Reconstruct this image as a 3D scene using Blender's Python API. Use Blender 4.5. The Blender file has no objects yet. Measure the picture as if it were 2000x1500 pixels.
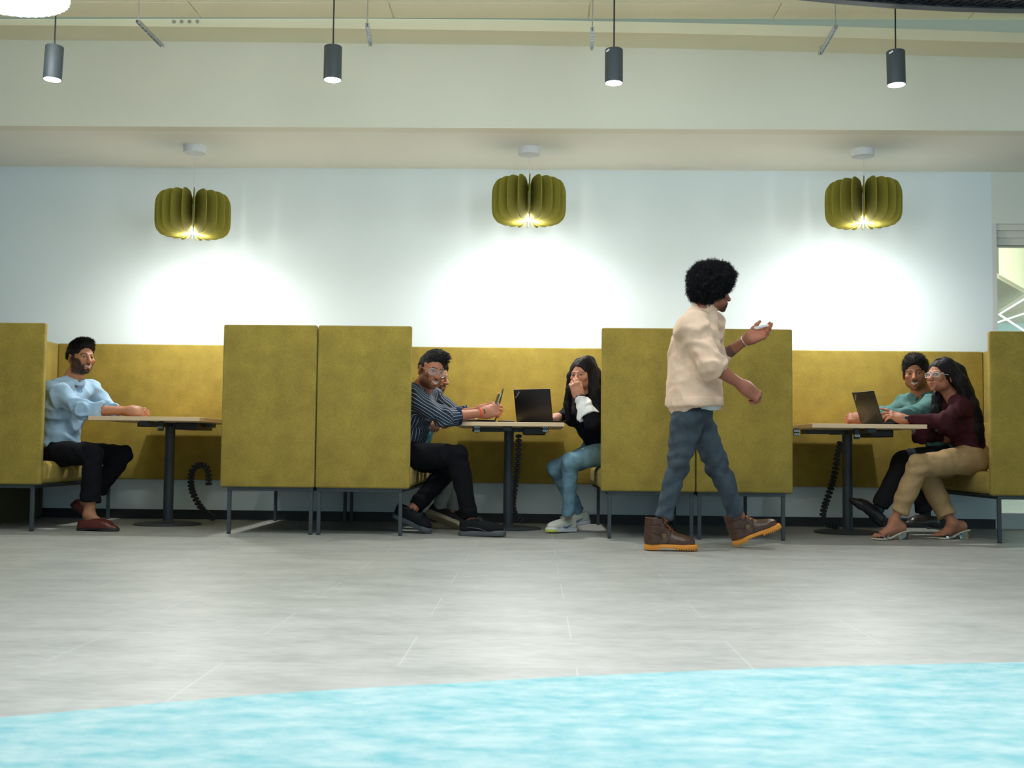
import bpy, bmesh, math, random
import numpy as np
from mathutils import Vector, Matrix
random.seed(7)
C = bpy.context.scene.collection
PI = math.pi
def R_(d): return math.radians(d)

# ------------------------------------------------------------------ camera
F_PX = 2250.0
CAM = np.array([0.0, 0.0, 0.563])
yaw = math.atan(48 / F_PX); pit = math.atan(127.5 / F_PX); rol = 0.0108
fw = np.array([-math.sin(yaw) * math.cos(pit), math.cos(yaw) * math.cos(pit), math.sin(pit)])
r0 = np.array([math.cos(yaw), math.sin(yaw), 0.0]); u0 = np.cross(r0, fw)
rt = math.cos(rol) * r0 + math.sin(rol) * u0
up = -math.sin(rol) * r0 + math.cos(rol) * u0
cam_d = bpy.data.cameras.new('camera'); cam_o = bpy.data.objects.new('camera', cam_d); C.objects.link(cam_o)
cam_o.matrix_world = Matrix(((rt[0], up[0], -fw[0], CAM[0]), (rt[1], up[1], -fw[1], CAM[1]), (rt[2], up[2], -fw[2], CAM[2]), (0, 0, 0, 1)))
cam_d.sensor_width = 36; cam_d.lens = F_PX / 2000 * 36
cam_d.dof.use_dof = True; cam_d.dof.focus_distance = 7.7; cam_d.dof.aperture_fstop = 5.6
bpy.context.scene.camera = cam_o
def ray(px, py): return fw * F_PX + rt * (px - 1000) + up * (750 - py)
def at(px, py, Y):            # point on the plane y = Y that the photo shows at (px, py)
    d = ray(px, py); t = (Y - CAM[1]) / d[1]; return CAM + d * t
def atz(px, py, Z):
    d = ray(px, py); t = (Z - CAM[2]) / d[2]; return CAM + d * t
def proj(p):
    d = np.asarray(p) - CAM; w = d @ fw
    return 1000 + F_PX * (d @ rt) / w, 750 - F_PX * (d @ up) / w

# ------------------------------------------------------------------ world, exposure
sc = bpy.context.scene
w = bpy.data.worlds.new('world'); sc.world = w; w.use_nodes = True
bg = w.node_tree.nodes['Background']; bg.inputs[0].default_value = (0.60, 0.90, 1.0, 1); bg.inputs[1].default_value = 0.88
sc.view_settings.view_transform = 'Standard'; sc.view_settings.look = 'None'
sc.view_settings.exposure = 0.16; sc.view_settings.gamma = 1; sc.view_settings.use_curve_mapping = False
sc.cycles.max_bounces = 8; sc.cycles.caustics_reflective = False; sc.cycles.caustics_refractive = False
sc.cycles.sample_clamp_indirect = 4.0

# ------------------------------------------------------------------ materials
def s2l(c): return tuple(((x / 255) / 12.92 if x / 255 <= 0.04045 else (((x / 255) + 0.055) / 1.055) ** 2.4) for x in c)
MATS = {}
def mat(name, col, rough=0.6, metal=0.0, noise=0.0, nscale=40, bump=0.0, bscale=200, emit=None, estr=0, spec=0.5, trans=0, sheen=0, stretch=(1, 1, 1), alpha=None, coat=0, obj=True):
    m = bpy.data.materials.new(name); m.use_nodes = True; nt = m.node_tree; b = nt.nodes['Principled BSDF']
    c = tuple(col) + (1,); b.inputs['Base Color'].default_value = c
    b.inputs['Roughness'].default_value = rough; b.inputs['Metallic'].default_value = metal
    b.inputs['Specular IOR Level'].default_value = spec
    if trans: b.inputs['Transmission Weight'].default_value = trans
    if sheen: b.inputs['Sheen Weight'].default_value = sheen; b.inputs['Sheen Roughness'].default_value = 0.4
    if coat: b.inputs['Coat Weight'].default_value = coat
    if emit: b.inputs['Emission Color'].default_value = tuple(emit) + (1,); b.inputs['Emission Strength'].default_value = estr
    tc = nt.nodes.new('ShaderNodeTexCoord'); mp = nt.nodes.new('ShaderNodeMapping'); mp.inputs['Scale'].default_value = stretch
    nt.links.new(tc.outputs['Object' if obj else 'Generated'], mp.inputs[0])
    n = nt.nodes.new('ShaderNodeTexNoise'); n.inputs['Scale'].default_value = nscale; n.inputs['Detail'].default_value = 6
    nt.links.new(mp.outputs[0], n.inputs[0])
    cr = nt.nodes.new('ShaderNodeMapRange'); cr.inputs[1].default_value = 0.25; cr.inputs[2].default_value = 0.75
    cr.inputs[3].default_value = 1 - noise; cr.inputs[4].default_value = 1 + noise
    nt.links.new(n.outputs[0], cr.inputs[0])
    mx = nt.nodes.new('ShaderNodeVectorMath'); mx.operation = 'SCALE'; mx.inputs[0].default_value = c[:3]
    nt.links.new(cr.outputs[0], mx.inputs['Scale']); nt.links.new(mx.outputs[0], b.inputs['Base Color'])
    if bump:
        n2 = nt.nodes.new('ShaderNodeTexNoise'); n2.inputs['Scale'].default_value = bscale; n2.inputs['Detail'].default_value = 4
        nt.links.new(mp.outputs[0], n2.inputs[0])
        bp = nt.nodes.new('ShaderNodeBump'); bp.inputs['Strength'].default_value = bump; bp.inputs['Distance'].default_value = 0.004
        nt.links.new(n2.outputs[0], bp.inputs['Height']); nt.links.new(bp.outputs[0], b.inputs['Normal'])
    MATS[name] = m; return m
def vcmat(name, rough=0.5, bump=0.0, bscale=300, sheen=0, sss=0, spec=0.5, nz=0.06, nscale=60):
    m = mat(name, (1, 1, 1), rough, noise=nz, nscale=nscale, bump=bump, bscale=bscale, spec=spec, sheen=sheen)
    nt = m.node_tree; a = nt.nodes.new('ShaderNodeAttribute'); a.attribute_name = 'Col'
    vm = [n for n in nt.nodes if n.type == 'VECT_MATH'][0]; nt.links.new(a.outputs['Color'], vm.inputs[0])
    if sss:
        b = nt.nodes['Principled BSDF']; b.inputs['Subsurface Weight'].default_value = sss
        b.inputs['Subsurface Radius'].default_value = (1, .35, .2); b.inputs['Subsurface Scale'].default_value = 0.006
    return m
def fabric_mat():
    m = mat('green_fabric', (0.345, 0.252, 0.042), 0.9, noise=0.30, nscale=260, bump=0.6, bscale=420, sheen=0.08)
    nt = m.node_tree; n = nt.nodes.new('ShaderNodeTexNoise'); n.inputs['Scale'].default_value = 9; n.inputs['Detail'].default_value = 5
    tc = [k for k in nt.nodes if k.type == 'TEX_COORD'][0]; nt.links.new(tc.outputs['Object'], n.inputs[0])
    r = nt.nodes.new('ShaderNodeMapRange'); r.inputs[1].default_value = .3; r.inputs[2].default_value = .7; r.inputs[3].default_value = .86; r.inputs[4].default_value = 1.14
    nt.links.new(n.outputs[0], r.inputs[0]); mx = [k for k in nt.nodes if k.type == 'VECT_MATH'][0]
    m2 = nt.nodes.new('ShaderNodeVectorMath'); m2.operation = 'SCALE'; nt.links.new(mx.outputs[0], m2.inputs[0]); nt.links.new(r.outputs[0], m2.inputs['Scale'])
    nt.links.new(m2.outputs[0], nt.nodes['Principled BSDF'].inputs['Base Color'])
    return m
FAB = fabric_mat()
FELT = mat('green_felt', (0.30, 0.27, 0.035), 0.95, noise=0.12, nscale=300, bump=0.3)
BLK = mat('black_metal', (0.018, 0.020, 0.024), 0.45, noise=0.1)
CHAR = mat('charcoal_metal', (0.045, 0.058, 0.070), 0.5, noise=0.08)
WALLM = mat('wall_paint', (0.82, 0.92, 0.98), 0.75, noise=0.012, nscale=3, bump=0.05, bscale=120)
CEILM = mat('ceiling_paint', (0.90, 0.85, 0.64), 0.8, noise=0.03, nscale=2, bump=0.05)
BEAMM = mat('beam_paint', (0.86, 0.85, 0.75), 0.8, noise=0.02, nscale=2, bump=0.04)
SOFM = mat('soffit_paint', (0.92, 0.92, 0.86), 0.8, noise=0.02, nscale=2)
SKIRT = mat('skirting_black', (0.018, 0.018, 0.022), 0.5)
WHITE = mat('white_plastic', (0.75, 0.76, 0.78), 0.5)
DARKW = mat('plenum_dark', (0.36, 0.33, 0.26), 0.9)
STEEL = mat('galvanised_steel', (0.55, 0.57, 0.60), 0.35, metal=1.0, noise=0.1)
BPLAS = mat('black_plastic', (0.012, 0.012, 0.014), 0.4)
WOODE = mat('table_edge_wood', (0.72, 0.53, 0.33), 0.55, noise=0.10, nscale=14, stretch=(0.35, 0.35, 22))
WOODT = mat('table_top_wood', (0.60, 0.40, 0.20), 0.4, noise=0.16, nscale=12, stretch=(0.5, 6, 6))
LEDC = mat('lamp_glow_cool', (1, 1, 1), emit=(0.88, 0.95, 1.0), estr=28)
LEDW = mat('lamp_glow_warm', (1, 1, 1), emit=(1.0, 0.97, 0.86), estr=40)
LEDR = mat('lamp_glow_ring', (1, 1, 1), emit=(0.95, 1.0, 0.98), estr=5)
LEDT = mat('led_tube', (1, 1, 1), emit=(0.85, 1.0, 0.98), estr=2.2)

# ------------------------------------------------------------------ mesh helpers
def link(name, me, m=None, parent=None, smooth=False, **props):
    o = bpy.data.objects.new(name, me); C.objects.link(o)
    if m is not None:
        for k in (m if isinstance(m, (list, tuple)) else [m]): me.materials.append(k)
    if parent: o.parent = parent
    if smooth: me.polygons.foreach_set('use_smooth', [True] * len(me.polygons))
    for k, v in props.items(): o[k] = v
    return o
class MB:
    def __init__(s): s.bm = bmesh.new()
    def box(s, lo, hi, bev=0.0, seg=2, rot=None, ctr=None):
        g = bmesh.ops.create_cube(s.bm, size=1); vs = g['verts']
        lo = Vector(lo); hi = Vector(hi); c = (lo + hi) / 2; d = hi - lo
        for v in vs: v.co = Vector((v.co.x * d.x, v.co.y * d.y, v.co.z * d.z))
        if bev > 0:
            es = list({e for v in vs for e in v.link_edges})
            r = bmesh.ops.bevel(s.bm, geom=es + vs, offset=bev, segments=seg, profile=0.5, affect='EDGES')
            vs = list({v for f in r['faces'] for v in f.verts} | {v for v in vs if v.is_valid})
        M = rot if rot is not None else Matrix.Identity(3)
        for v in vs: v.co = M @ v.co + c
        return s
    def tube(s, pts, r, n=10, caps=True):
        pts = [Vector(p) for p in pts]; rs = r if isinstance(r, (list, tuple)) else [r] * len(pts); rings = []
        ref = None
        for i, p in enumerate(pts):
            t = (pts[min(i + 1, len(pts) - 1)] - pts[max(i - 1, 0)]).normalized()
            if ref is None: ref = t.orthogonal().normalized()
            ref = (ref - t * ref.dot(t)); ref = ref.normalized() if ref.length > 1e-6 else t.orthogonal().normalized()
            b = t.cross(ref)
            rings.append([s.bm.verts.new(p + (ref * math.cos(2 * PI * k / n) + b * math.sin(2 * PI * k / n)) * rs[i]) for k in range(n)])
        for a, b in zip(rings, rings[1:]):
            for k in range(n): s.bm.faces.new((a[k], a[(k + 1) % n], b[(k + 1) % n], b[k]))
        if caps: s.bm.faces.new(rings[0][::-1]); s.bm.faces.new(rings[-1])
        return s
    def lathe(s, prof, c=(0, 0, 0), n=32, close=True):
        rings = []
        for r, z in prof: rings.append([s.bm.verts.new((c[0] + r * math.cos(2 * PI * k / n), c[1] + r * math.sin(2 * PI * k / n), c[2] + z)) for k in range(n)])
        for a, b in zip(rings, rings[1:]):
            for k in range(n): s.bm.faces.new((a[k], a[(k + 1) % n], b[(k + 1) % n], b[k]))
        if close: s.bm.faces.new(rings[0][::-1]); s.bm.faces.new(rings[-1])
        return s
    def prism(s, poly, z0, z1):     # poly in xy
        a = [s.bm.verts.new((p[0], p[1], z0)) for p in poly]; b = [s.bm.verts.new((p[0], p[1], z1)) for p in poly]; n = len(poly)
        s.bm.faces.new(a[::-1]); s.bm.faces.new(b)
        for k in range(n): s.bm.faces.new((a[k], a[(k + 1) % n], b[(k + 1) % n], b[k]))
        return s
    def xf(s, M):
        for v in s.bm.verts: v.co = M @ v.co
        return s
    def build(s, name, m, parent=None, smooth=False, **props):
        me = bpy.data.meshes.new(name); bmesh.ops.recalc_face_normals(s.bm, faces=s.bm.faces[:]); s.bm.to_mesh(me); s.bm.free()
        o = link(name, me, m, parent, smooth, **props)
        if smooth:
            try: me.set_sharp_from_angle(angle=R_(38))
            except Exception: pass
        return o
def thing(name, label, cat, loc=(0, 0, 0), rz=0, group=None):
    o = bpy.data.objects.new(name, None); C.objects.link(o); o.location = loc; o.rotation_euler = (0, 0, rz); o.empty_display_size = 0.1
    o['label'] = label; o['category'] = cat
    if group: o['group'] = group
    return o
def struct(name, mb, m, **k): return mb.build(name, m, None, kind='structure', **k)
def copy_tree(o, parent=None):
    c = o.copy(); C.objects.link(c); c.parent = parent
    if parent is not None: c.matrix_parent_inverse = o.matrix_parent_inverse.copy()
    for ch in list(o.children): copy_tree(ch, c)
    return c

# ------------------------------------------------------------------ room shell
YW = 8.88; ZS = 2.745; YB = 7.73; XR = 3.50; ZC = 3.355; YL = 7.35
def floor_mat():
    m = bpy.data.materials.new('vinyl_floor'); m.use_nodes = True; nt = m.node_tree; b = nt.nodes['Principled BSDF']; L = nt.links.new
    tc = nt.nodes.new('ShaderNodeTexCoord')
    def noise(scale, st, det=6):
        mp = nt.nodes.new('ShaderNodeMapping'); mp.inputs['Scale'].default_value = st; L(tc.outputs['Object'], mp.inputs[0])
        n = nt.nodes.new('ShaderNodeTexNoise'); n.inputs['Scale'].default_value = scale; n.inputs['Detail'].default_value = det; L(mp.outputs[0], n.inputs[0]); return n
    n1 = noise(3.0, (1, 2.2, 1)); n2 = noise(16, (0.9, 3.2, 1), 8)
    ad = nt.nodes.new('ShaderNodeMath'); ad.operation = 'ADD'; L(n1.outputs[0], ad.inputs[0]); L(n2.outputs[0], ad.inputs[1])
    cr = nt.nodes.new('ShaderNodeValToRGB'); e = cr.color_ramp.elements
    e[0].position = 0.33; e[0].color = (0.27, 0.28, 0.265, 1); e[1].position = 0.70; e[1].color = (0.46, 0.465, 0.44, 1)
    hf = nt.nodes.new('ShaderNodeMath'); hf.operation = 'MULTIPLY'; hf.inputs[1].default_value = 0.5; L(ad.outputs[0], hf.inputs[0]); L(hf.outputs[0], cr.inputs[0])
    mp = nt.nodes.new('ShaderNodeMapping'); mp.inputs['Location'].default_value = (0.35, 0.2, 0); L(tc.outputs['Object'], mp.inputs[0])
    br = nt.nodes.new('ShaderNodeTexBrick'); br.inputs['Scale'].default_value = 1.0; br.inputs['Mortar Size'].default_value = 0.0016; br.inputs['Brick Width'].default_value = 0.92
    br.inputs['Row Height'].default_value = 0.46; br.inputs['Mortar Smooth'].default_value = 0.3; L(mp.outputs[0], br.inputs[0])
    br.offset = 0.5
    mx = nt.nodes.new('ShaderNodeMix'); mx.data_type = 'RGBA'; mx.inputs[7].default_value = (0.50, 0.51, 0.49, 1)
    L(br.outputs['Fac'], mx.inputs[0]); L(cr.outputs[0], mx.inputs[6]); L(mx.outputs[2], b.inputs['Base Color'])
    b.inputs['Roughness'].default_value = 0.42; b.inputs['Specular IOR Level'].default_value = 0.35
    bp = nt.nodes.new('ShaderNodeBump'); bp.inputs['Strength'].default_value = 0.08; bp.inputs['Distance'].default_value = 0.01; L(n2.outputs[0], bp.inputs['Height']); L(bp.outputs[0], b.inputs['Normal'])
    return m
struct('floor', MB().box((-14, -6, -0.1), (14, 16, 0)), floor_mat())
def carpet_mat():
    m = bpy.data.materials.new('turquoise_carpet'); m.use_nodes = True; nt = m.node_tree; b = nt.nodes['Principled BSDF']; L = nt.links.new
    tc = nt.nodes.new('ShaderNodeTexCoord'); mp = nt.nodes.new('ShaderNodeMapping'); mp.inputs['Scale'].default_value = (1, 2, 1); L(tc.outputs['Object'], mp.inputs[0])
    n = nt.nodes.new('ShaderNodeTexNoise'); n.inputs['Scale'].default_value = 7; n.inputs['Detail'].default_value = 8; n.inputs['Roughness'].default_value = 0.72; L(mp.outputs[0], n.inputs[0])
    cr = nt.nodes.new('ShaderNodeValToRGB'); e = cr.color_ramp.elements
    e[0].position = 0.36; e[0].color = (0.18, 0.42, 0.455, 1); e[1].position = 0.62; e[1].color = (0.40, 0.545, 0.55, 1); L(n.outputs[0], cr.inputs[0]); L(cr.outputs[0], b.inputs['Base Color'])
    b.inputs['Roughness'].default_value = 1; b.inputs['Specular IOR Level'].default_value = 0.1
    n2 = nt.nodes.new('ShaderNodeTexNoise'); n2.inputs['Scale'].default_value = 350; L(tc.outputs['Object'], n2.inputs[0])
    bp = nt.nodes.new('ShaderNodeBump'); bp.inputs['Strength'].default_value = 0.6; bp.inputs['Distance'].default_value = 0.004; L(n2.outputs[0], bp.inputs['Height']); L(bp.outputs[0], b.inputs['Normal'])
    return m
edge = [(0, 1401), (170, 1386), (330, 1371), (500, 1357), (680, 1345), (850, 1336), (1000, 1327), (1200, 1317), (1400, 1309), (1600, 1302), (1800, 1297), (2000, 1293)]
pl = [tuple(atz(x, y, 0.006)[:2]) for x, y in edge]
a0, a1 = pl[0], pl[1]; b0, b1 = pl[-1], pl[-2]
pl = [(a0[0] + (a0[0] - a1[0]) * 8, a0[1] + (a0[1] - a1[1]) * 8)] + pl + [(b0[0] + (b0[0] - b1[0]) * 8, b0[1] + (b0[1] - b1[1]) * 8)]
pl = pl + [(pl[-1][0], -5), (pl[0][0], -5)]
MB().prism(pl, 0.0, 0.006).build('carpet', carpet_mat(), label='turquoise mottled carpet in the foreground on the grey floor', category='carpet')

struct('wall_back', MB().box((-14, YW, 0), (XR, YW + 0.2, ZC + 0.3)), WALLM)
struct('wall_left_blocker', MB().box((-4.7, -6, 0), (-4.5, YW, ZC + 0.3)), mat('left_blocker_grey', (0.30, 0.32, 0.32), 0.8))  # unseen wall, added to keep ambient light off the left side
struct('baseboard_back', MB().box((-14, YW - 0.014, 0), (XR - 0.005, YW, 0.071)), SKIRT)
# soffit and beam above the booths
struct('trim_beam', MB().box((-14, YB, ZS), (14, YB + 0.12, 3.6)), BEAMM)
struct('trim_soffit', MB().box((-14, YB + 0.12, ZS), (14, YW + 0.6, ZS + 0.1)), SOFM)
# bulkhead ledge below the main ceiling, dropping slightly to the right
SX = [0, 400, 700, 1000, 1300, 1600, 2000]
low_b = [77.7, 81.5, 85, 88, 94.5, 102, 114.5]; low_f = [49, 52.5, 56, 60, 65, 72, 84]; top_f = [37, 36.5, 36.3, 38, 43.8, 50.5, 64]
def bulk():
    mb = MB(); secs = []
    for x, b_, f_, t_ in zip(SX, low_b, low_f, top_f):
        B = at(x, b_, YB); Fp = at(x, f_, YL); T = at(x, t_, YL)
        secs.append([B, Fp, T, np.array([B[0], YB, T[2] + 0.0])])
    def ext(s0, s1, X):
        k = (X - s0[1][0]) / (s1[1][0] - s0[1][0]); return [a + (b - a) * k for a, b in zip(s0, s1)]
    secs = [ext(secs[0], secs[1], -8)] + secs + [ext(secs[-2], secs[-1], 6)]
    for s_ in secs: s_[3][2] = max(s_[2][2], s_[0][2]) + 0.004
    rings = [[mb.bm.verts.new(tuple(p)) for p in s_] for s_ in secs]
    for a, b in zip(rings, rings[1:]):
        for k in range(4): mb.bm.faces.new((a[k], a[(k + 1) % 4], b[(k + 1) % 4], b[k]))
    mb.bm.faces.new(rings[0]); mb.bm.faces.new(rings[-1][::-1])
    return mb
struct('trim_bulkhead', bulk(), CEILM)
struct('trim_plenum', MB().box((-8, 7.70, 3.362), (8, 7.725, 3.9)), DARKW)
# main ceiling made of long boards with joints running towards the booths
jx = [at(389, 18, 7.3)[0], at(768, 18, 7.3)[0], at(1150, 18, 7.3)[0], at(1512, 18, 7.3)[0], at(1893, 30, 7.3)[0]]
def ceil_board():
    mb = MB(); xs = [-8.2] + jx + [8]
    for a, b in zip(xs, xs[1:]): mb.box((a + 0.004, 7.075, ZC), (b - 0.004, 7.33, ZC + 0.03), 0.003, 1)
    mb.box((-8.2, 7.06, ZC + 0.012), (8, 7.32, ZC + 0.04))
    mb.box((-14, -6, ZC), (14, 7.065, ZC + 0.04))
    return mb
struct('ceiling', ceil_board(), CEILM)
# alcove header and glazed partition on the right
HD = at(1960, 437, YW)[2]; H2 = at(1960, 452, 8.95)[2]; H3 = at(1960, 465, 8.95)[2]; GT = at(1960, 481, 9.0)[2]
struct('wall_right', MB().box((XR, YW, HD), (14, YW + 0.2, ZC)), mat('header_paint', (0.80, 0.84, 0.80), 0.8))
g = mat('partition_frame', (0.80, 0.79, 0.72), 0.6)
struct('trim_1', MB().box((XR, YW + 0.02, H2), (14, YW + 0.2, HD + 0.01)).box((XR, YW + 0.05, H3), (14, YW + 0.2, H2)).box((XR, YW + 0.07, GT), (14, YW + 0.2, H3)), g)
KZ = at(1970, 1003, 8.92)[2]
struct('trim_2', MB().box((XR, YW, 0), (XR + 0.035, YW + 0.2, HD)), WHITE)
struct('trim_3', MB().box((XR + 0.035, YW + 0.01, 0), (14, YW + 0.2, KZ)), WHITE)
glass = mat('partition_glass', (0.94, 0.985, 0.975), 0.02, trans=1.0, spec=0.4)
wn = bpy.data.objects.new('window_1', None); C.objects.link(wn); wn['kind'] = 'structure'
MB().box((XR + 0.03, YW + 0.11, KZ), (14, YW + 0.118, GT)).build('pane', glass, wn, kind='structure')
# the room seen through the glass
pa, pb = atz(1951, 545, 2.4), atz(2060, 606, 2.4)
cream = MB(); v = [cream.bm.verts.new(q) for q in ((pa[0], pa[1], 2.41), (pb[0], pb[1], 2.41), (pb[0], pb[1], 4.2), (pa[0], pa[1], 4.2), (pa[0], pa[1] + .1, 2.41), (pb[0], pb[1] + .1, 2.41), (pb[0], pb[1] + .1, 4.2), (pa[0], pa[1] + .1, 4.2))]
for f in ((0, 1, 2, 3), (7, 6, 5, 4), (0, 4, 5, 1), (3, 2, 6, 7), (1, 5, 6, 2), (0, 3, 7, 4)): cream.bm.faces.new([v[k] for k in f])
struct('wall_side', cream, mat('far_wall_cream', (0.80, 0.80, 0.58), 0.9))
struct('wall_inner', MB().box((3.50, 9.08, 0), (3.52, 12.4, 4.2)), mat('inner_wall', (0.62, 0.62, 0.52), 0.9))
struct('wall_far', MB().box((2.5, 16.2, 0), (16, 16.4, 4.3)), mat('far_wall_teal', (0.42, 0.60, 0.60), 0.9))
struct('trim_4', MB().prism([(pa[0] - 1.5, pa[1] - (pb[1] - pa[1]) / (pb[0] - pa[0]) * 1.5), (pa[0], pa[1]), (pb[0], pb[1]), (16, pb[1] + 1.2), (16, 16.2), (2.0, 16.2)], 2.4, 2.45), mat('far_ceiling', (0.50, 0.48, 0.36), 0.9))
struct('trim_6', MB().box((3.5, 9.08, 4.2), (16, 16.2, 4.3)), CEILM)
def led(a, b, Z, label):
    A, B = atz(*a, Z), atz(*b, Z); c = A
    t = MB().tube([(0, 0, 0), tuple(B - A)], 0.008, 8).build('led_tube_light', LEDT, None, label=label, category='lamp', group='led tubes seen through the glass'); t.location = tuple(A)
led((1951, 614), (2040, 560), 2.36, 'slanting led tube behind the glass, upper side of the pointed pair')
led((1951, 614), (2040, 672), 2.0, 'slanting led tube behind the glass, lower side of the pointed pair')
led((1941, 632), (2040, 599), 2.2, 'bright led tube behind the glass crossing the pointed pair')

# ------------------------------------------------------------------ lights
def spot(name, loc, power, size, blend, col=(1, 1, 1), rad=0.03, rot=(0, 0, 0)):
    l = bpy.data.lights.new(name, 'SPOT'); l.energy = power; l.spot_size = R_(size); l.spot_blend = blend; l.color = col; l.shadow_soft_size = rad
    o = bpy.data.objects.new(name, l); C.objects.link(o); o.location = loc; o.rotation_euler = rot; return o
def area(name, loc, power, size, col=(1, 1, 1), rot=(0, 0, 0), sy=None):
    l = bpy.data.lights.new(name, 'AREA'); l.energy = power; l.size = size; l.color = col
    if sy: l.shape = 'RECTANGLE'; l.size_y = sy
    o = bpy.data.objects.new(name, l); C.objects.link(o); o.location = loc; o.rotation_euler = rot; return o
GK = 1.9
# unseen fill spots, added above the frame to brighten the foreground floor
for x, e in ((-2.65, 30), (-1.1, 165), (0.45, 190), (2.0, 150)):
    spot('hall_fill_spot', (x, 2.3, 2.70), e, 120, 0.75, (0.95, 0.98, 1.0), 0.10)
for x, e in ((-0.7, 27), (0.9, 34), (2.6, 12)):      # added fill points just above the frame, lifting beam, ceiling and wall
    p = bpy.data.lights.new('hall_fill_point', 'POINT'); p.energy = e * GK; p.color = (0.93, 0.99, 1.0); p.shadow_soft_size = 0.45
    o = bpy.data.objects.new('hall_fill_point', p); C.objects.link(o); o.location = (x, 4.4, 2.5)
for x, y, z, e in ((6.4, 10.6, 2.2, 190), (7.2, 14.6, 1.2, 60)):  # out-of-view fill points, added to brighten the room behind the glass
    p = bpy.data.lights.new('far_room_fill', 'POINT'); p.energy = e; p.color = (0.97, 1.0, 0.93); p.shadow_soft_size = 0.3
    o = bpy.data.objects.new('far_room_fill', p); C.objects.link(o); o.location = (x, y, z)

# ------------------------------------------------------------------ pendant lamps over the tables
def felt_pendant(px, py_mid, canopy_px, label, power):
    P = at(px, py_mid, 8.24); cx, cy, cz = P
    t = thing('felt_pendant_lamp', label, 'lamp', (cx, cy, cz), 0, 'green felt pendant lamps')
    MB().lathe([(0.0, 0), (0.078, 0), (0.08, 0.004), (0.08, 0.052), (0, 0.052)], (0, 0, ZS - cz - 0.052), 36, close=False).build('canopy', WHITE, t, True)
    MB().tube([(0, 0, 0.08), (0, 0, ZS - cz - 0.05)], 0.0018, 6).build('cord', WHITE, t)
    H, Ro, Ri, nf = 0.158, 0.268, 0.030, 20
    outl = []          # fin outline in (radius, z): a rounded, pumpkin-like lobe
    for k in range(40):
        a = 2 * PI * k / 40; c, s_ = math.cos(a), math.sin(a); e = 2 / 3.6
        outl.append(((Ro + Ri) / 2 + (Ro - Ri) / 2 * math.copysign(abs(c) ** e, c), H * math.copysign(abs(s_) ** e, s_)))
    def fin():
        mb = MB(); 
        a = [mb.bm.verts.new((r, -0.0035, z)) for r, z in outl]; b = [mb.bm.verts.new((r, 0.0035, z)) for r, z in outl]; n = len(outl)
        mb.bm.faces.new(a[::-1]); mb.bm.faces.new(b)
        for k in range(n): mb.bm.faces.new((a[k], a[(k + 1) % n], b[(k + 1) % n], b[k]))
        return mb
    f0 = fin().build('felt_fin', FELT, t)
    off = math.atan2(-cx, cy)
    for k in range(nf):
        f = f0 if k == 0 else f0.copy()
        if k: C.objects.link(f); f.parent = t
        f.rotation_euler = (0, 0, 2 * PI * k / nf - PI / 2 + off + R_(1.5))
    hub = MB().tube([(0, 0, -0.10), (0, 0, 0.07)], 0.036, 20).build('socket', WHITE, t, True)
    MB().lathe([(0.0, 0.02), (0.040, 0.018), (0.058, 0.0), (0.058, -0.012), (0.0, -0.022)], (0, 0, -0.122), 24, close=False).build('bulb', LEDW, t, True)
    s = spot('table_pendant_light', (cx, cy, cz - 0.15), power, 176, 0.75, (1.0, 0.985, 0.95), 0.045)
    p = bpy.data.lights.new('shade_glow', 'POINT'); p.energy = power * 0.24; p.color = (1.0, 0.98, 0.88); p.shadow_soft_size = 0.05
    o = bpy.data.objects.new('shade_glow', p); C.objects.link(o); o.location = (cx, cy, cz - 0.165)
    return t
felt_pendant(377, 419, 294, 'green felt fin pendant lamp hanging low above the left table', 66)
felt_pendant(1033, 393.5, 299, 'green felt fin pendant lamp above the middle table', 75)
felt_pendant(1686, 397.5, 303, 'green felt fin pendant lamp above the right table', 70)

# ------------------------------------------------------------------ black cylinder pendants
def cyl_pendant(px, py0, py1, label, power, tilt, sticker=False):
    Y = 6.30; A = at(px, (py0 + py1) / 2, Y); h = 0.095
    t = thing('cylinder_pendant_light', label, 'lamp', tuple(A), 0, 'black cylinder pendant lights')
    t.rotation_euler = (0, R_(tilt), 0)
    MB().lathe([(0, h), (0.047, h), (0.050, h - 0.004), (0.050, -h), (0.044, -h), (0.044, -h + 0.006), (0, -h + 0.006)], n=40, close=False).build('housing', CHAR, t, True)
    MB().lathe([(0, -h - 0.001), (0.0455, -h - 0.001), (0.0455, -h + 0.004), (0, -h + 0.004)], n=40, close=False).build('lens', LEDC, t)
    if sticker: MB().box((-0.012, -0.002, -0.004), (0.012, 0.001, 0.004)).xf(Matrix.Translation((-0.036, -0.0355, h - 0.018)) @ Matrix.Rotation(R_(-45), 4, 'Z') @ Matrix.Rotation(R_(-20), 4, 'Y')).build('sticker', WHITE, t)
    MB().tube([(0, 0, h), (-math.tan(R_(tilt)) * 0.45, 0, h + 0.42)], 0.0045, 8).build('cord', BPLAS, t)
    spot('cylinder_light', tuple(A - np.array([0, 0, h + 0.012])), power, 124, 0.6, (0.90, 0.96, 1.0), 0.042)
    return t
cyl_pendant(104.5, 90, 156, 'black cylinder pendant light, leftmost, beside the white ribbed lamp', 8, 2.0)
cyl_pendant(650, 90, 157, 'black cylinder pendant light between the left and middle felt lamps', 40, 0)
cyl_pendant(1199, 96, 163, 'black cylinder pendant light above the walking man', 40, 0, True)
cyl_pendant(1750, 98, 168, 'black cylinder pendant light at the right, below the black mesh disc', 30, -1, True)

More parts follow.
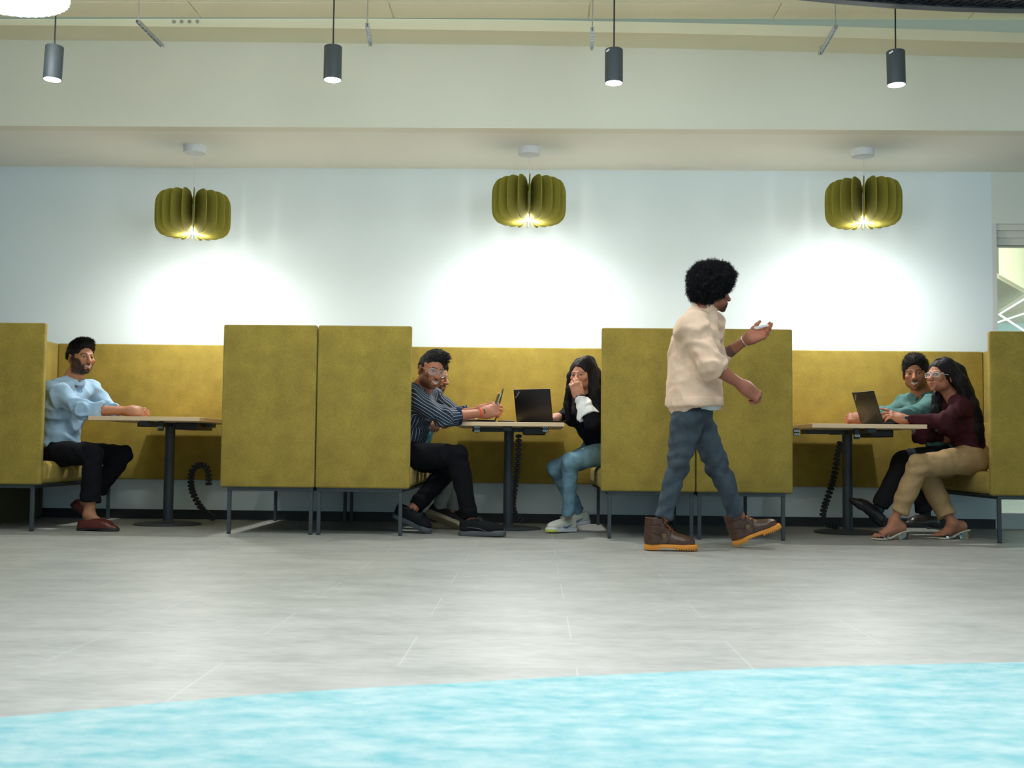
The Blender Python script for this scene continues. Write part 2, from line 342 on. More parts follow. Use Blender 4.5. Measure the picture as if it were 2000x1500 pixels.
# big glowing ribbed lamp, top left
def ribbed_lamp():
    z = 2.86; far = atz(62, 33, z); right = atz(139, 4, z)
    R = 0.30; c = np.array([far[0] + 0.0, far[1] - R + 0.005])
    t = thing('ribbed_round_lamp', 'big glowing white round lamp with ribbed edge, top left corner', 'lamp', (c[0], c[1], z))
    mb = MB(); n = 46; poly = []
    for k in range(n * 4):
        a = 2 * PI * k / (n * 4); r = R + 0.0045 * math.cos(a * n); poly.append((r * math.cos(a), r * math.sin(a)))
    mb.prism(poly, 0, 0.10); mb.build('ribbed_shade', LEDR, t)
    MB().lathe([(0, 0.10), (0.08, 0.10), (0.08, 0.13), (0, 0.13)], close=False).build('cap', WHITE, t, True)
    MB().tube([(0, 0, 0.13), (0, 0, ZC - z)], 0.004, 8).build('cord', BPLAS, t)
    l = area('ribbed_lamp_light', (c[0], c[1], z - 0.02), 7, 0.5, (0.92, 1, 0.99))
ribbed_lamp()
# black mesh disc, top right
def mesh_disc():
    z = 2.80; p = [atz(1556, 0, z), atz(1790, 19.5, z), atz(2000, 26.5, z)]
    (x1, y1, _), (x2, y2, _), (x3, y3, _) = p
    d = 2 * (x1 * (y2 - y3) + x2 * (y3 - y1) + x3 * (y1 - y2))
    ux = ((x1**2 + y1**2) * (y2 - y3) + (x2**2 + y2**2) * (y3 - y1) + (x3**2 + y3**2) * (y1 - y2)) / d
    uy = ((x1**2 + y1**2) * (x3 - x2) + (x2**2 + y2**2) * (x1 - x3) + (x3**2 + y3**2) * (x2 - x1)) / d
    R = math.hypot(x1 - ux, y1 - uy)
    t = thing('mesh_ceiling_disc', 'large round black mesh disc with a solid rim, top right corner', 'ceiling fixture', (ux, uy, z))
    mb = MB(); n = 120
    mb.lathe([(R - 0.055, 0.0), (R, 0.0), (R, 0.045), (R - 0.055, 0.045)], n=n, close=False)
    for k in range(8):
        a = 2 * PI * k / 8 + R_(22)
        mb.box((0.1, -0.03, 0.004), (R - 0.05, 0.03, 0.03)) if False else mb.tube([(0.05 * math.cos(a), 0.05 * math.sin(a), 0.02), ((R - 0.03) * math.cos(a), (R - 0.03) * math.sin(a), 0.02)], 0.022, 4)
    mb.build('rim', CHAR, t)
    g_ = MB(); N = int(R / 0.045)
    for k in range(-N, N + 1):
        q = k * 0.045; L_ = math.sqrt(max(R * R - q * q, 0)) - 0.03
        if L_ > 0.1:
            g_.box((q - 0.009, -L_, 0.020), (q + 0.009, L_, 0.026)); g_.box((-L_, q - 0.009, 0.026), (L_, q + 0.009, 0.032))
    g_.xf(Matrix.Rotation(R_(24), 4, 'Z')).build('mesh_panel', BLK, t)
    for k in range(3):
        a = 2 * PI * k / 3 + 0.5; MB().tube([(R * 0.7 * math.cos(a), R * 0.7 * math.sin(a), 0.03), (R * 0.7 * math.cos(a), R * 0.7 * math.sin(a), ZC - z)], 0.003, 6).build('cord', BPLAS, t)
mesh_disc()

# galvanised channels under the bulkhead
def channel(p0, p1, z, label):
    A = atz(*p0, z); B = atz(*p1, z); L_ = float(np.hypot(*(B - A)[:2])); ang = math.atan2(B[1] - A[1], B[0] - A[0])
    t = thing('steel_channel', label, 'bracket', tuple(A), ang, 'steel channels under the ceiling')
    mb = MB(); wd = 0.012
    mb.box((0, -wd, 0), (L_, -wd + 0.003, 0.016)).box((0, wd - 0.003, 0), (L_, wd, 0.016)).box((0, -wd, 0.014), (L_, wd, 0.017))
    for k in range(int(L_ / 0.05)): mb.box((0.02 + k * 0.05, -wd, 0.0), (0.028 + k * 0.05, wd, 0.003))
    mb.build('rail', STEEL, t)
    if 1:
        pass
    for k, X in ((0, 0.02), (1, L_ - 0.02)): MB().tube([(X, 0, 0.0), (X, 0, ZC - z if k == 0 else 0.06)], 0.004, 8).build('threaded_rod', STEEL, t)
channel((268, 43), (317, 93), 3.10, 'steel channel under the ceiling right of the ribbed lamp, steepest of four')
channel((717, 50), (724, 92), 3.10, 'short steel channel under the ceiling right of the second cylinder light')
channel((1157, 58), (1156, 100), 3.10, 'steel channel under the ceiling just left of the third cylinder light')
channel((1633, 54), (1601, 109), 3.10, 'steel channel under the ceiling left of the rightmost cylinder light')
for px, wh in ((339.5, 'leftmost'), (354.5, 'second from left'), (370, 'second from right'), (385.5, 'rightmost')):
    P = at(px, 42, YL - 0.004); b = MB().tube([(0, 0, 0), (0, 0.02, 0)], 0.012, 16).build('bolt_cap', STEEL, None, True)
    b.location = tuple(P); b['label'] = 'small round grey bolt cap on the ceiling edge, %s of four' % wh; b['category'] = 'bolt'; b['group'] = 'bolt caps on the ceiling edge'

# ------------------------------------------------------------------ benches
YF = 7.40; ZB = 0.302; ZT = 1.352; ZSEAT = 0.452; YR = 8.835
def bench(x0, x1, face, label, lean=0.0):
    """face=+1 sits looking towards +x (seat front edge at x1)."""
    t = thing('high_back_bench', label, 'bench', ((x0 + x1) / 2, (YF + YR) / 2, 0), 0, 'green high back booth benches')
    ox, oy = (x0 + x1) / 2, (YF + YR) / 2
    def P(lo, hi): return (lo[0] - ox, lo[1] - oy, lo[2]), (hi[0] - ox, hi[1] - oy, hi[2])
    xb = x0 if face > 0 else x1; xf = x1 if face > 0 else x0
    lo, hi = P((x0, YF, ZB), (x1, YF + 0.045, ZT)); MB().box(lo, hi, 0.012, 3).build('side_panel', FAB, t, True)
    bx0, bx1 = (xb, xb + face * 0.12); bx0, bx1 = min(bx0, bx1), max(bx0, bx1)
    lo, hi = P((bx0, YF + 0.045, ZB), (bx1, YR - 0.002, ZT - 0.012)); MB().box(lo, hi, 0.012, 3).build('backrest', FAB, t, True)
    cx0, cx1 = xb + face * 0.12, xb + face * 0.155; cx0, cx1 = min(cx0, cx1), max(cx0, cx1)
    lo, hi = P((cx0, YF + 0.05, ZSEAT), (cx1, YR - 0.074, 0.80)); MB().box(lo, hi, 0.015, 3).build('back_cushion', FAB, t, True)
    sx0, sx1 = xb + face * 0.12, xf + face * 0.004; sx0, sx1 = min(sx0, sx1), max(sx0, sx1)
    lo, hi = P((sx0, YF + 0.046, ZB), (sx1, YR - 0.072, ZSEAT)); MB().box(lo, hi, 0.045, 5).build('seat_cushion', FAB, t, True)
    # frame and legs
    inf, inb = 0.058, 0.022
    fx = sorted((xf - face * inf, xb + face * inb)); y0, y1 = YF + 0.03, YR - 0.075; q = 0.0125
    mb = MB(); z0, z1 = ZB - 0.024, ZB
    for y in (y0, y1): lo, hi = P((fx[0] - q, y - q, z0), (fx[1] + q, y + q, z1)); mb.box(lo, hi, 0.002, 1)
    for x in fx: lo, hi = P((x - q, y0 + q, z0), (x + q, y1 - q, z1)); mb.box(lo, hi, 0.002, 1)
    lo, hi = P((x0 + 0.01, YF + 0.01, ZB - 0.004), (x1 - 0.01, YR - 0.075, ZB + 0.001)); mb.box(lo, hi)
    mb.build('base_frame', CHAR, t)
    for x in fx:
        for y in (y0, y1):
            lo, hi = P((x - q + 0.001, y - q + 0.001, 0.006), (x + q - 0.001, y + q - 0.001, z0)); lg = MB().box(lo, hi, 0.002, 1).build('leg', CHAR, t)
            lo, hi = P((x - 0.011, y - 0.011, 0), (x + 0.011, y + 0.011, 0.007)); MB().box(lo, hi).build('foot_pad', BPLAS, lg)
    return t
def X(px, Y=YF, py=945): return float(at(px, py, Y)[0])
xL = X(78); xA0, xA1 = X(429), X(613.3); xB0, xB1 = X(615.2), X(799.5); xC0, xC1 = X(1173.5), X(1358.5); xD0, xD1 = X(1360.5), X(1549); xE = X(1936.5); W_ = xA1 - xA0
bench(xL - W_, xL, 1, 'green high back bench cut by the left edge, under the man in light blue')
bench(xA0, xA1, -1, 'empty green high back bench facing the left table, at the left of the joined pair')
bench(xB0, xB1, 1, 'green high back bench where the man in the striped shirt sits')
bench(xC0, xC1, -1, 'green high back bench where the woman in jeans sits, left of the walking man')
bench(xD0, xD1, 1, 'green high back bench facing the right table, behind the walking man')
bench(xE, xE + W_, -1, 'green high back bench cut by the right edge, couple sits on it')
# neighbour behind the left bench: low plinth that reaches the floor
struct('trim_5', MB().box((-5.2, 8.0, 0.0), (xL - W_ + 0.02, 8.82, 0.29)), mat('plinth_olive', (0.10, 0.095, 0.05), 0.9))
def backpanel(x0, x1, label):
    t = thing('booth_wall_panel', label, 'panel', ((x0 + x1) / 2, YR - 0.03, 0), 0, 'green padded wall panels behind the tables')
    MB().box((x0 + 0.002 - (x0 + x1) / 2, -0.03, 0.304), (x1 - 0.002 - (x0 + x1) / 2, 0.042, ZT - 0.012), 0.01, 3).build('padding', FAB, t, True)
    f = MB()
    for k in (0.15, 0.85): xx = x0 + (x1 - x0) * k - (x0 + x1) / 2; f.box((xx - 0.02, 0.042, 0.5), (xx + 0.02, 0.0748, 0.56))
    f.build('wall_bracket', BLK, t)
backpanel(xL - W_ + 0.12, xA1 - 0.12, 'green padded panel on the wall behind the left table')
backpanel(xB0 + 0.12, xC1 - 0.12, 'green padded panel on the wall behind the middle table')
backpanel(xD0 + 0.12, xE + W_ - 0.12, 'green padded panel on the wall behind the right table')

# ------------------------------------------------------------------ tables
def table(x0, x1, yf, ztop, colx, label, clips):
    cx = (x0 + x1) / 2; yb = YR - 0.10; cy = 8.22; t = thing('pedestal_table', label, 'table', (cx, cy, 0), 0, 'wooden tables between the benches')
    th = 0.027
    tp = MB().box((x0 - cx, yf - cy, ztop - th), (x1 - cx, yb - cy, ztop), 0.0015, 1).build('tabletop', WOODE, t)
    tp.data.materials.append(WOODT)
    for p in tp.data.polygons:
        if p.normal.z > 0.9: p.material_index = 1
    c = colx - cx
    MB().tube([(c, 0, 0.012), (c, 0, ztop - th - 0.03)], 0.035, 28).build('column', CHAR, t, True)
    MB().lathe([(0, 0), (0.228, 0), (0.235, 0.004), (0.235, 0.008), (0.22, 0.013), (0.05, 0.018), (0.04, 0.03), (0, 0.03)], (c, 0, 0), 56, close=False).build('base_disc', CHAR, t, True)
    MB().box((x0 - cx + 0.10, -0.05, ztop - th - 0.03), (x1 - cx - 0.10, 0.05, ztop - th), 0.003, 1).box((c - 0.03, yf - cy + 0.12, ztop - th - 0.028), (c + 0.03, yb - cy - 0.12, ztop - th - 0.001), 0.003, 1).build('support_frame', CHAR, t)
    MB().box((c + 0.10, -0.22, ztop - th - 0.05), (c + 0.26, 0.16, ztop - th), 0.008, 2).build('cable_tray', BPLAS, t)
    for (px, py, full) in clips:
        P = at(px, py, yf + 0.12); b = MB(); X0, Z0 = P[0] - cx, P[2]; yy = yf + 0.12 - cy
        b.box((X0 - 0.016, yy - 0.004, Z0 - 0.022), (X0 + 0.016, yy + 0.03, ztop - th), 0.003, 1)
        br = b.build('socket_box', BPLAS, t); s_ = MB()
        for dz in ((0.012, -0.011) if full else (0.0,)):
            s_.box((X0 - 0.0155, yy - 0.007, Z0 + dz + 0.003), (X0 + 0.0155, yy - 0.004, Z0 + dz + 0.0065)).box((X0 - 0.0155, yy - 0.007, Z0 + dz - 0.0065), (X0 + 0.0155, yy - 0.004, Z0 + dz - 0.003))
            for q in (-0.0145, 0, 0.0145): s_.box((X0 + q - 0.0025, yy - 0.007, Z0 + dz - 0.0065), (X0 + q + 0.0025, yy - 0.004, Z0 + dz + 0.0065))
        s_.build('metal_clip', STEEL, br)
    return t
def XX(px, py, Y): return float(at(px, py, Y)[0])
T1 = table(XX(172, 818, 7.52), XX(390, 818, 7.52), 7.52, 0.752, at(331, 900, 8.22)[0], 'wooden table at the left where one man sits alone', [(313, 835, False)])
T2 = table(XX(884, 829, 7.62), XX(1102.6, 829, 7.62), 7.62, 0.743, at(993.5, 900, 8.22)[0], 'wooden table in the middle with two laptops on it', [(932, 838, True), (1065, 838, True)])
T3 = table(XX(1586.5, 832, 7.50), XX(1811, 832, 7.50), 7.50, 0.751, at(1655, 900, 8.22)[0], 'wooden table at the right in front of the couple', [(1556, 845, True), (1674, 851, False)])
# cable spines hanging below the tables
def spine(pts, label, Y):
    P = [Vector(at(x, y, Y)) for x, y in pts]
    # resample
    seg = []; 
    for i in range(len(P) - 1):
        p0 = P[max(i - 1, 0)]; p1 = P[i]; p2 = P[i + 1]; p3 = P[min(i + 2, len(P) - 1)]
        for k in range(12):
            u = k / 12; seg.append(0.5 * ((2 * p1) + (-p0 + p2) * u + (2 * p0 - 5 * p1 + 4 * p2 - p3) * u * u + (-p0 + 3 * p1 - 3 * p2 + p3) * u ** 3))
    seg.append(P[-1]); out = [seg[0]]; acc = 0
    for a, b in zip(seg, seg[1:]):
        acc += (b - a).length
        if acc > 0.024: out.append(b); acc = 0
    t = thing('cable_spine', label, 'cable holder', tuple(out[-1]), 0, 'black cable spines under the tables'); o_ = out[-1]
    mb = MB()
    for i in range(len(out) - 1):
        p = (out[i] + out[i + 1]) / 2 - o_; d = (out[i + 1] - out[i]).normalized(); side = Vector((0, 1, 0)); n = d.cross(side).normalized(); side = n.cross(d)
        M = Matrix((n, side, d)).transposed()
        mb.box(tuple(p - Vector((0.023, 0.015, 0.0095))), tuple(p + Vector((0.023, 0.015, 0.0095))), 0.003, 1, rot=M); mb.box(tuple(p - Vector((0.017, 0.011, 0.0125))), tuple(p + Vector((0.017, 0.011, 0.0125))), 0.001, 1, rot=M)
    mb.build('links', BPLAS, t)
    MB().tube([tuple(q - o_) for q in out], 0.006, 6).build('cable', BLK, t)
spine([(408, 948), (405, 915), (390, 908), (376, 918), (373, 945), (380, 970), (392, 990), (408, 1008), (420, 1012)], 'black cable spine curled and dangling behind the left table column', 8.52)
spine([(1013, 848), (1013, 880), (1010, 915), (1006, 950), (1002, 980), (1004, 1000), (1014, 1013), (1024, 1018)], 'black cable spine hanging behind the middle table column', 8.50)
spine([(1642, 862), (1636, 890), (1630, 925), (1622, 955), (1612, 985), (1607, 1004), (1612, 1022), (1625, 1026), (1640, 1028)], 'black cable spine bowing left behind the right table column', 8.50)
# ================================================================== organic modelling: smooth distance fields turned into meshes
def V(*a): return np.array(a, dtype=float)
def nrm(v): v = np.asarray(v, float); return v / (np.linalg.norm(v) + 1e-12)
def mix(a, b, t): return np.asarray(a) * (1 - t) + np.asarray(b) * t
def vnoise(P, seed=0):
    P = np.asarray(P); I = np.floor(P).astype(np.int64); Fr = P - I; Fr = Fr * Fr * (3 - 2 * Fr); out = np.zeros(len(P))
    for dx in (0, 1):
        for dy in (0, 1):
            for dz in (0, 1):
                h = (I[:, 0] + dx) * 73856093 ^ (I[:, 1] + dy) * 19349663 ^ (I[:, 2] + dz) * 83492791 ^ (seed * 2654435761)
                h = (h ^ (h >> 13)) * 1274126177 & 0x7fffffff; h = (h ^ (h >> 16)) & 0xffff
                w = (Fr[:, 0] if dx else 1 - Fr[:, 0]) * (Fr[:, 1] if dy else 1 - Fr[:, 1]) * (Fr[:, 2] if dz else 1 - Fr[:, 2])
                out += w * (h / 65535.0)
    return out * 2 - 1
class SDF:
    """k: blend radius. op: 0 join, 1 carve, 2 keep only the inside of."""
    FAR = 0.07
    def __init__(s): s.P = []
    def _add(s, fn, lo, hi, k, op): s.P.append((fn, np.minimum(lo, hi), np.maximum(lo, hi), k, op)); return s
    def cone(s, a, b, ra, rb=None, k=0.02, op=0, cap=(0, 0), u=None, fu=1.0):
        a = np.asarray(a, float); b = np.asarray(b, float); rb = ra if rb is None else rb; ab = b - a; L2 = float(ab @ ab) + 1e-12; L = math.sqrt(L2)
        if u is not None: u = np.asarray(u, float); u = nrm(u - ab * (u @ ab) / L2)
        def fn(x, y, z):
            px, py, pz = x - a[0], y - a[1], z - a[2]
            t0 = (px * ab[0] + py * ab[1] + pz * ab[2]) / L2; t = np.clip(t0, 0, 1)
            qx, qy, qz = px - t * ab[0], py - t * ab[1], pz - t * ab[2]; d2 = qx * qx + qy * qy + qz * qz
            if u is not None:
                qu = qx * u[0] + qy * u[1] + qz * u[2]; d2 = d2 + qu * qu * (1 / fu ** 2 - 1)
            d = (np.sqrt(np.maximum(d2, 0)) - (ra + (rb - ra) * t)) * min(1.0, fu)
            if cap[0]: d = np.maximum(d, -t0 * L)
            if cap[1]: d = np.maximum(d, (t0 - 1) * L)
            return d
        r = max(ra, rb) * max(1, fu); return s._add(fn, np.minimum(a, b) - r, np.maximum(a, b) + r, k, op)
    def chain(s, pts, rs, k=0.02, **kw):
        for i in range(len(pts) - 1): s.cone(pts[i], pts[i + 1], rs[i], rs[i + 1], k, **kw)
        return s
    def ell(s, c, r, ax=None, k=0.02, op=0):
        c = np.asarray(c, float); r = np.asarray(r, float); A = np.eye(3) if ax is None else np.array([nrm(q) for q in ax])
        def fn(x, y, z):
            px, py, pz = x - c[0], y - c[1], z - c[2]; q = [(px * A[i, 0] + py * A[i, 1] + pz * A[i, 2]) for i in range(3)]
            k0 = np.sqrt(sum((q[i] / r[i]) ** 2 for i in range(3))); k1 = np.sqrt(sum((q[i] / r[i] ** 2) ** 2 for i in range(3))) + 1e-9
            return k0 * (k0 - 1) / k1
        e = np.sqrt(((A * r[:, None]) ** 2).sum(0)); return s._add(fn, c - e, c + e, k, op)
    def box(s, c, h, ax=None, rd=0.005, k=0.01, op=0):
        c = np.asarray(c, float); h = np.asarray(h, float) - rd; A = np.eye(3) if ax is None else np.array([nrm(q) for q in ax])
        def fn(x, y, z):
            px, py, pz = x - c[0], y - c[1], z - c[2]; q = [np.abs(px * A[i, 0] + py * A[i, 1] + pz * A[i, 2]) - h[i] for i in range(3)]
            return np.sqrt(sum(np.maximum(v, 0) ** 2 for v in q)) + np.minimum(np.maximum(np.maximum(q[0], q[1]), q[2]), 0) - rd
        e = (np.abs(A) * (h + rd)[:, None]).sum(0); return s._add(fn, c - e, c + e, k, op)
    def mesh(s, h=0.005, pad=0.012):
        lo = np.min([p[1] for p in s.P if p[4] == 0], axis=0) - pad; hi = np.max([p[2] for p in s.P if p[4] == 0], axis=0) + pad
        n = np.ceil((hi - lo) / h).astype(int) + 1; g = [(lo[i] + h * np.arange(n[i])).astype(np.float32) for i in range(3)]
        Fv = np.full(n, s.FAR, np.float32)
        for fn, pl, ph, k, op in s.P:
            if op == 2:
                x, y, z = g[0][:, None, None], g[1][None, :, None], g[2][None, None, :]
                Fv = np.maximum(Fv, fn(x, y, z)).astype(np.float32); continue
            m = max(k, 0.004) * 1.5 + 2 * h + 0.02
            i0 = np.clip(np.floor((pl - m - lo) / h).astype(int), 0, n - 1); i1 = np.clip(np.ceil((ph + m - lo) / h).astype(int) + 1, 1, n)
            if np.any(i1 <= i0): continue
            sl = tuple(slice(i0[i], i1[i]) for i in range(3))
            d = fn(g[0][sl[0]][:, None, None], g[1][sl[1]][None, :, None], g[2][sl[2]][None, None, :]).astype(np.float32); a = Fv[sl]
            if op == 0:
                hh = np.clip(k - np.abs(a - d), 0, None) / k; Fv[sl] = np.minimum(a, d) - hh * hh * k * 0.25
            else:
                d = -d; hh = np.clip(k - np.abs(a - d), 0, None) / k; Fv[sl] = np.maximum(a, d) + hh * hh * k * 0.25
        return surface(Fv, lo, h)
def surface(Fv, lo, h):
    I = Fv < 0; n = np.array(Fv.shape) - 1
    cnt = np.zeros(tuple(n), np.int8)
    for dx in (0, 1):
        for dy in (0, 1):
            for dz in (0, 1): cnt += I[dx:n[0] + dx, dy:n[1] + dy, dz:n[2] + dz]
    act = (cnt > 0) & (cnt < 8); ci = np.argwhere(act); idx = np.full(tuple(n), -1, np.int64); idx[act] = np.arange(len(ci))
    S = np.zeros((len(ci), 3)); N = np.zeros(len(ci))
    cs = [(a, b, c) for a in (0, 1) for b in (0, 1) for c in (0, 1)]
    val = {c: Fv[ci[:, 0] + c[0], ci[:, 1] + c[1], ci[:, 2] + c[2]].astype(float) for c in cs}
    for a in cs:
        for ax in range(3):
            if a[ax] == 0:
                b = list(a); b[ax] = 1; b = tuple(b); va, vb = val[a], val[b]; m = (va < 0) != (vb < 0)
                t = np.where(m, va / np.where(m, va - vb, 1), 0); p = np.array(a, float)[None, :] + np.zeros((len(ci), 3)); p[:, ax] += t
                S += p * m[:, None]; N += m
    Vt = (ci + S / N[:, None]) * h + lo
    quads = []
    for ax in range(3):
        o1, o2 = [q for q in range(3) if q != ax]
        A = I; sl0 = [slice(None)] * 3; sl1 = [slice(None)] * 3; sl0[ax] = slice(0, -1); sl1[ax] = slice(1, None)
        e = A[tuple(sl0)] != A[tuple(sl1)]; E = np.argwhere(e)
        E = E[(E[:, o1] > 0) & (E[:, o2] > 0) & (E[:, o1] < n[o1]) & (E[:, o2] < n[o2])]
        def cell(d1, d2): q = E.copy(); q[:, o1] += d1; q[:, o2] += d2; return idx[q[:, 0], q[:, 1], q[:, 2]]
        Q = np.stack([cell(-1, -1), cell(0, -1), cell(0, 0), cell(-1, 0)], 1)
        flip = I[E[:, 0], E[:, 1], E[:, 2]]
        if ax == 1: flip = ~flip
        Q[~flip] = Q[~flip][:, ::-1]; quads.append(Q[(Q >= 0).all(1)])
    return Vt, np.concatenate(quads)
def vnormals(Vt, Q):
    fn = np.cross(Vt[Q[:, 2]] - Vt[Q[:, 0]], Vt[Q[:, 3]] - Vt[Q[:, 1]]); N = np.zeros_like(Vt)
    for k in range(4): np.add.at(N, Q[:, k], fn)
    return N / (np.linalg.norm(N, axis=1, keepdims=True) + 1e-12)
def smooth(Vt, Q, it=1, lam=0.5):
    E = np.concatenate([Q[:, [0, 1]], Q[:, [1, 2]], Q[:, [2, 3]], Q[:, [3, 0]]])
    for _ in range(it):
        S = np.zeros_like(Vt); n = np.zeros(len(Vt)); np.add.at(S, E[:, 0], Vt[E[:, 1]]); np.add.at(n, E[:, 0], 1); np.add.at(S, E[:, 1], Vt[E[:, 0]]); np.add.at(n, E[:, 1], 1)
        Vt = Vt + lam * (S / np.maximum(n, 1)[:, None] - Vt)
    return Vt
class Acc:                       # collects meshes with vertex colours (and a stripe coordinate)
    def __init__(s): s.v = []; s.q = []; s.c = []; s.u = []; s.t = []; s.n = 0
    def add(s, Vt, Q, col, u=None):
        Vt = np.asarray(Vt); col = np.asarray(col, float); col = np.tile(col, (len(Vt), 1)) if col.ndim == 1 else col
        s.v.append(Vt); s.q.append(np.asarray(Q) + s.n); s.c.append(col[:, :3]); s.u.append(np.zeros(len(Vt)) if u is None else u); s.n += len(Vt); return s
    def build(s, name, m, parent, origin, **props):
        Vt = np.concatenate(s.v) - origin; c = np.concatenate(s.c); u = np.concatenate(s.u); me = bpy.data.meshes.new(name)
        qs = [np.asarray(q) for q in s.q]; nq = sum(len(q) for q in qs); tot = np.concatenate([np.full(len(q), q.shape[1]) for q in qs]); flat = np.concatenate([q.ravel() for q in qs])
        me.vertices.add(len(Vt)); me.vertices.foreach_set('co', Vt.astype(np.float32).ravel()); me.loops.add(len(flat)); me.loops.foreach_set('vertex_index', flat.astype(np.int32))
        me.polygons.add(nq); st = np.concatenate([[0], np.cumsum(tot)[:-1]]); me.polygons.foreach_set('loop_start', st.astype(np.int32)); me.polygons.foreach_set('loop_total', tot.astype(np.int32))
        me.update(calc_edges=True); me.validate()
        a = me.color_attributes.new('Col', 'FLOAT_COLOR', 'POINT'); a.data.foreach_set('color', np.concatenate([c, np.ones((len(c), 1))], 1).astype(np.float32).ravel())
        b = me.attributes.new('U', 'FLOAT', 'POINT'); b.data.foreach_set('value', u.astype(np.float32))
        return link(name, me, m, parent, True, **props)
def xform(Vt, M): return Vt @ np.asarray(M[0]).T + M[1]          # M = (3x3 with columns = local axes, origin)
def frame(fwd, upv):             # local x right, y forward, z up
    y = nrm(fwd); x = nrm(np.cross(y, upv)); z = np.cross(x, y); return np.stack([x, y, z], 1)
# loose strands as thin three-sided tubes
def strands(polys, r0, col, var=0.3, rng=None):
    vs = []; qs = []; cs = []; n = 0
    for P in polys:
        P = np.asarray(P); m = len(P); T = np.gradient(P, axis=0); T /= np.linalg.norm(T, axis=1, keepdims=True) + 1e-9
        ref = nrm(np.cross(T[0], [0.3, 0.5, 0.8])); B = np.cross(T, ref); B /= np.linalg.norm(B, axis=1, keepdims=True) + 1e-9; Nn = np.cross(B, T)
        rr = r0 * (1 - 0.85 * np.linspace(0, 1, m) ** 2)
        ring = [P + rr[:, None] * (Nn * math.cos(a) + B * math.sin(a)) for a in (0, 2.094, 4.189)]
        vs.append(np.stack(ring, 1).reshape(-1, 3)); i = np.arange(m - 1)[:, None] * 3 + n
        for k in range(3): qs.append(np.concatenate([i + k, i + (k + 1) % 3, i + 3 + (k + 1) % 3, i + 3 + k], 1))
        c = np.array(col) * (1 + var * (rng.random() * 2 - 1) * 2); cs.append(np.tile(c, (m * 3, 1))); n += m * 3
    return np.concatenate(vs), np.concatenate(qs), np.concatenate(cs)

SKIN = vcmat('skin', 0.52, bump=0.10, bscale=260, sss=0.04, spec=0.35, nz=0.05, nscale=35)
HAIR = vcmat('hair', 0.6, bump=0.15, bscale=300, spec=0.14, nz=0.2, nscale=120)
CLOTH = vcmat('woven_cloth', 0.9, bump=0.25, bscale=420, spec=0.15, nz=0.07, nscale=30)
DENIM = vcmat('denim', 0.9, bump=0.4, bscale=500, spec=0.15, nz=0.22, nscale=22)
LEATH = vcmat('leather', 0.32, bump=0.25, bscale=160, nz=0.12, nscale=30)
KNIT = vcmat('shoe_knit', 0.85, bump=0.4, bscale=600, spec=0.15, nz=0.06)
RUBB = vcmat('rubber', 0.6, nz=0.05)
GLASSM = mat('lens_glass', (0.85, 0.88, 0.95), 0.03, spec=0.8); GLASSM.node_tree.nodes['Principled BSDF'].inputs['Alpha'].default_value = 0.07
CLEAR = mat('clear_acrylic', (0.93, 0.95, 0.96), 0.05, trans=0.95, spec=0.6)
WIRE = mat('glasses_wire', (0.72, 0.70, 0.66), 0.3, metal=0.9)
def stripe_mat():
    m = vcmat('striped_cloth', 0.85, bump=0.2, bscale=420, nz=0.05); nt = m.node_tree; L = nt.links.new
    a = nt.nodes.new('ShaderNodeAttribute'); a.attribute_name = 'U'
    f = nt.nodes.new('ShaderNodeMath'); f.operation = 'FRACT'; L(a.outputs['Fac'], f.inputs[0])
    g_ = nt.nodes.new('ShaderNodeMath'); g_.operation = 'LESS_THAN'; g_.inputs[1].default_value = 0.15; L(f.outputs[0], g_.inputs[0])
    mx = nt.nodes.new('ShaderNodeMix'); mx.data_type = 'RGBA'; mx.inputs[7].default_value = (0.32, 0.38, 0.46, 1)
    b = nt.nodes['Principled BSDF']; src = b.inputs['Base Color'].links[0].from_socket
    L(g_.outputs[0], mx.inputs[0]); L(src, mx.inputs[6]); L(mx.outputs[2], b.inputs['Base Color']); return m
STRIPE = stripe_mat()

